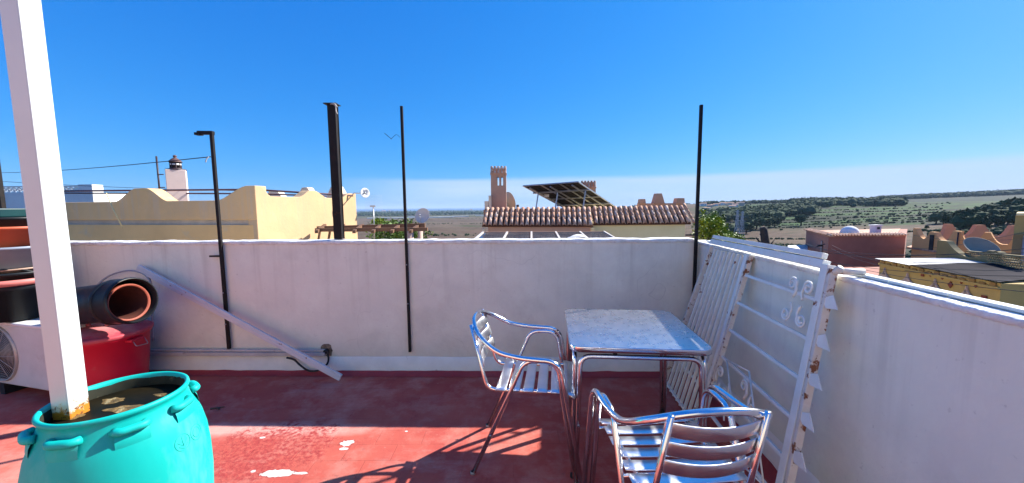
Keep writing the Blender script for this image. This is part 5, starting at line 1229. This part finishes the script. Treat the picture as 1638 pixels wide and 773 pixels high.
# r, size chosen so that trees of about 6-9 m stand on the slope
for px_, r_, s_ in ((1500, 420, 5.5), (1516, 430, 6), (1528, 360, 6), (1545, 330, 7), (1562, 340, 7.5), (1540, 300, 5.5), (1558, 300, 6), (1574, 380, 6.5), (1585, 360, 7), (1596, 380, 7.5), (1606, 370, 7.5), (1616, 390, 8), (1628, 380, 8), (1640, 370, 8.5), (1590, 440, 8), (1605, 450, 8.5), (1620, 460, 9), (1634, 450, 9), (1650, 400, 9), (1575, 430, 7), (1600, 330, 5), (1625, 330, 5)):
    far_tree(px_, 0, r_, s_*.92, LBL)
for px_, r_, s_, lb in ((1283, 480, 7, 'lone dark tree at the left end of the green terraces'),):
    far_tree(px_, 0, r_, s_, lb, None) if False else far_tree(px_, 0, r_, s_, lb)
LB2 = 'dark pine in the belt behind the lime green tree and pylons'
for px_, r_, s_ in ((1150, 400, 6), (1158, 380, 6), (1166, 390, 6.5), (1172, 380, 5.5), (1196, 400, 6.5), (1203, 430, 7), (1212, 450, 7.5), (1222, 440, 7), (1232, 460, 7), (1241, 470, 6.5), (1215, 520, 7), (1230, 540, 7), (1185, 430, 5.5)):
    far_tree(px_, 0, r_, s_, LB2, 'dark pines beyond the pylons')
for i in range(44):
    px_ = rnd.uniform(1130, 1640); r_ = rnd.uniform(140, 560)
    far_tree(px_, 0, r_, rnd.uniform(.7, 1.8), 'small dark shrub dotted on the valley fields', 'shrubs dotted on the valley fields')
# scatter masses
def woods(name, spec, n, seed, smin, smax, mt=leaf_d, faces=9):
    rr = random.Random(seed); vs = []; fs = []
    for _ in range(n):
        x0_, x1__, r0_, r1_ = rr.choice(spec); px_ = rr.uniform(x0_, x1__); d = _ray(px_, 330); a_ = math.atan2(d.x, d.y); r_ = r0_*(r1_/r0_)**rr.random()
        x_, y_ = r_*sin(a_), r_*cos(a_); z_ = ground_z(x_, y_); s_ = rr.uniform(smin, smax)*(1 if r_ < 1500 else min(1.35, r_/1500*.8+.2))
        c_ = V((x_, y_, z_+s_*.7)); n1_, n2_ = 7, 4; o_ = len(vs); sd_q = rr.uniform(0, 99)
        for j in range(n2_):
            for i in range(n1_):
                an = 2*pi*i/n1_+j; ph = -.9+2.3*j/(n2_-1); q = V((cos(an)*cos(ph), sin(an)*cos(ph), sin(ph))); k = (.9+.45*noise.noise(q*1.5+V((sd_q, 0, 0))))*s_; vs.append(c_+V((q.x*k*1.15, q.y*k*1.15, q.z*k*.8)))
        fs += [(o_+j*n1_+i, o_+j*n1_+(i+1) % n1_, o_+(j+1)*n1_+(i+1) % n1_, o_+(j+1)*n1_+i) for j in range(n2_-1) for i in range(n1_)]+[tuple(o_+(n2_-1)*n1_+i for i in range(n1_))]
        for _k in range(faces):
            q = V((rr.gauss(0, 1), rr.gauss(0, 1), abs(rr.gauss(0, 1)))).normalized()*s_*rr.uniform(.8, 1.25); p_ = c_+V((q.x, q.y, q.z*.8)); o_ = len(vs); e_ = s_*.28
            vs += [p_+V((rr.uniform(-e_, e_), rr.uniform(-e_, e_), rr.uniform(-e_, e_))) for _q in range(3)]; fs.append((o_, o_+1, o_+2))
    me_ = bpy.data.meshes.new(name); me_.from_pydata(vs, [], fs); me_.materials.append(mt); me_.update(); ob = bpy.data.objects.new(name, me_); COL.objects.link(ob); ob['kind'] = 'stuff'; return ob
w1 = woods('ridge_woodland', [(1262, 1444, 820, 1150), (1262, 1444, 1000, 1150), (1262, 1350, 900, 1150), (1262, 1444, 1050, 1150), (1120, 1330, 1300, 1700), (1195, 1300, 620, 800), (1120, 1250, 560, 800)], 1250, 5, 4.5, 8.5)
w2 = woods('far_ridge_woodland', [(1400, 1680, 1800, 2700)], 1500, 6, 4, 8)
w3 = woods('plain_woodland', [(560, 1130, 2600, 7200), (560, 1100, 2500, 4200)], 1500, 8, 5, 8)
w4 = woods('hedgerow_scrub', [(1130, 1640, 140, 230), (1190, 1290, 180, 260), (1480, 1640, 240, 330), (590, 800, 420, 460), (590, 800, 900, 960), (590, 800, 1500, 1600), (1240, 1520, 480, 800), (1200, 1520, 420, 1000)], 560, 9, .6, 1.7)
w5 = woods('terrace_hedges', [(1232, 1500, q_, q_*1.006) for q_ in (452, 486, 520, 560, 610, 668, 740)]+[(1180, 1470, 330, 334), (1130, 1330, 262, 268)], 1000, 21, .5, 1.05, faces=4)
for o_, lb, ct in ((w5, 'dark hedge lines between the green terraces at right', 'hedges'), (w1, 'dark pine wood along the skyline ridge at right', 'woodland'), (w2, 'bluish wooded far ridge on the right horizon', 'woodland'), (w3, 'dark wooded plain before the sea', 'woodland'), (w4, 'low dark scrub along field edges', 'scrub')): o_['label'] = lb; o_['category'] = ct
# far houses of the coastal plain and the hill village
hsz = [('white', bwhite), ('cream', cream), ('pink', pink_r)]
def far_house(px_, r_, w_, h_, mt, label, group, dpt=None):
    d = _ray(px_, 330); a_ = math.atan2(d.x, d.y); x_, y_ = r_*sin(a_), r_*cos(a_); z_ = ground_z(x_, y_); dpt = dpt or w_*.6
    t = thing('far_house', V((x_, y_, z_)), label, 'house', group)
    rt = Matrix.Rotation(-a_, 3, 'Z')
    MB().box((x_, y_, z_+h_/2), (w_, dpt, h_), rt).build('wall', mt, t)
    MB().plate([V((x_, y_, z_+h_))+rt @ V(q) for q in ((-w_*.53, -dpt*.55, 0), (-w_*.53, 0, h_*.28), (-w_*.53, dpt*.55, 0))], rt @ V((w_*1.06, 0, 0))).build('roof', tile_f, t)
    for k in range(3): 
        q = rt @ V((-w_*.3+w_*.3*k, -dpt/2-.05, h_*.55-h_/2)); MB().box(V((x_, y_, z_+h_/2))+q, (w_*.1, .1, h_*.25), rt).build('window', dark_m, t)
for k in range(15):
    px_ = 1122+k*4.6+rnd.uniform(-1.5, 1.5); far_house(px_, rnd.uniform(900, 1250), rnd.uniform(9, 15), rnd.uniform(5, 8), rnd.choice(hsz)[1], 'small pale house of the distant hill village', 'houses of the distant hill village')
for k in range(12):
    far_house(rnd.uniform(592, 1010), rnd.uniform(4200, 7000), rnd.uniform(30, 60), rnd.uniform(12, 22), rnd.choice(hsz[:2])[1], 'tiny pale building in the haze of the coastal plain', 'buildings on the coastal plain')
for k in range(7):
    px_ = 612+k*26+rnd.uniform(-8, 8); d = _ray(px_, 330); a_ = math.atan2(d.x, d.y); r_ = rnd.uniform(1750, 2300); x_, y_ = r_*sin(a_), r_*cos(a_); z_ = ground_z(x_, y_)
    mb = MB(); rt = Matrix.Rotation(-a_, 3, 'Z'); w_ = rnd.uniform(50, 110); mb.box((x_, y_, z_+1.8), (w_, 30, 3.6), rt); ob = mb.build('greenhouse', mat('greenhouse_film', (.66, .66, .62), (.56, .56, .53), .05, .5), label='long pale greenhouse on the plain left of the tiled house', cat='greenhouse', group='greenhouses on the plain')
# ---- air
hz_ = MB().box((0, 2000, 35), (70000*2, 70000*2, 0)) if False else MB()
hz_.box((0, 0, (-140+160)/2), (150000, 150000, 300))
HM = bpy.data.materials.new('haze_air'); HM.use_nodes = True; t = HM.node_tree; t.nodes.clear(); o_ = t.nodes.new('ShaderNodeOutputMaterial'); pvv = t.nodes.new('ShaderNodeVolumePrincipled')
pvv.inputs['Color'].default_value = (.60, .78, 1, 1); pvv.inputs['Density'].default_value = 6e-5; t.links.new(pvv.outputs[0], o_.inputs['Volume'])
hz_.build('haze', HM, kind='stuff', label='thin bluish air over the distant land', cat='haze')
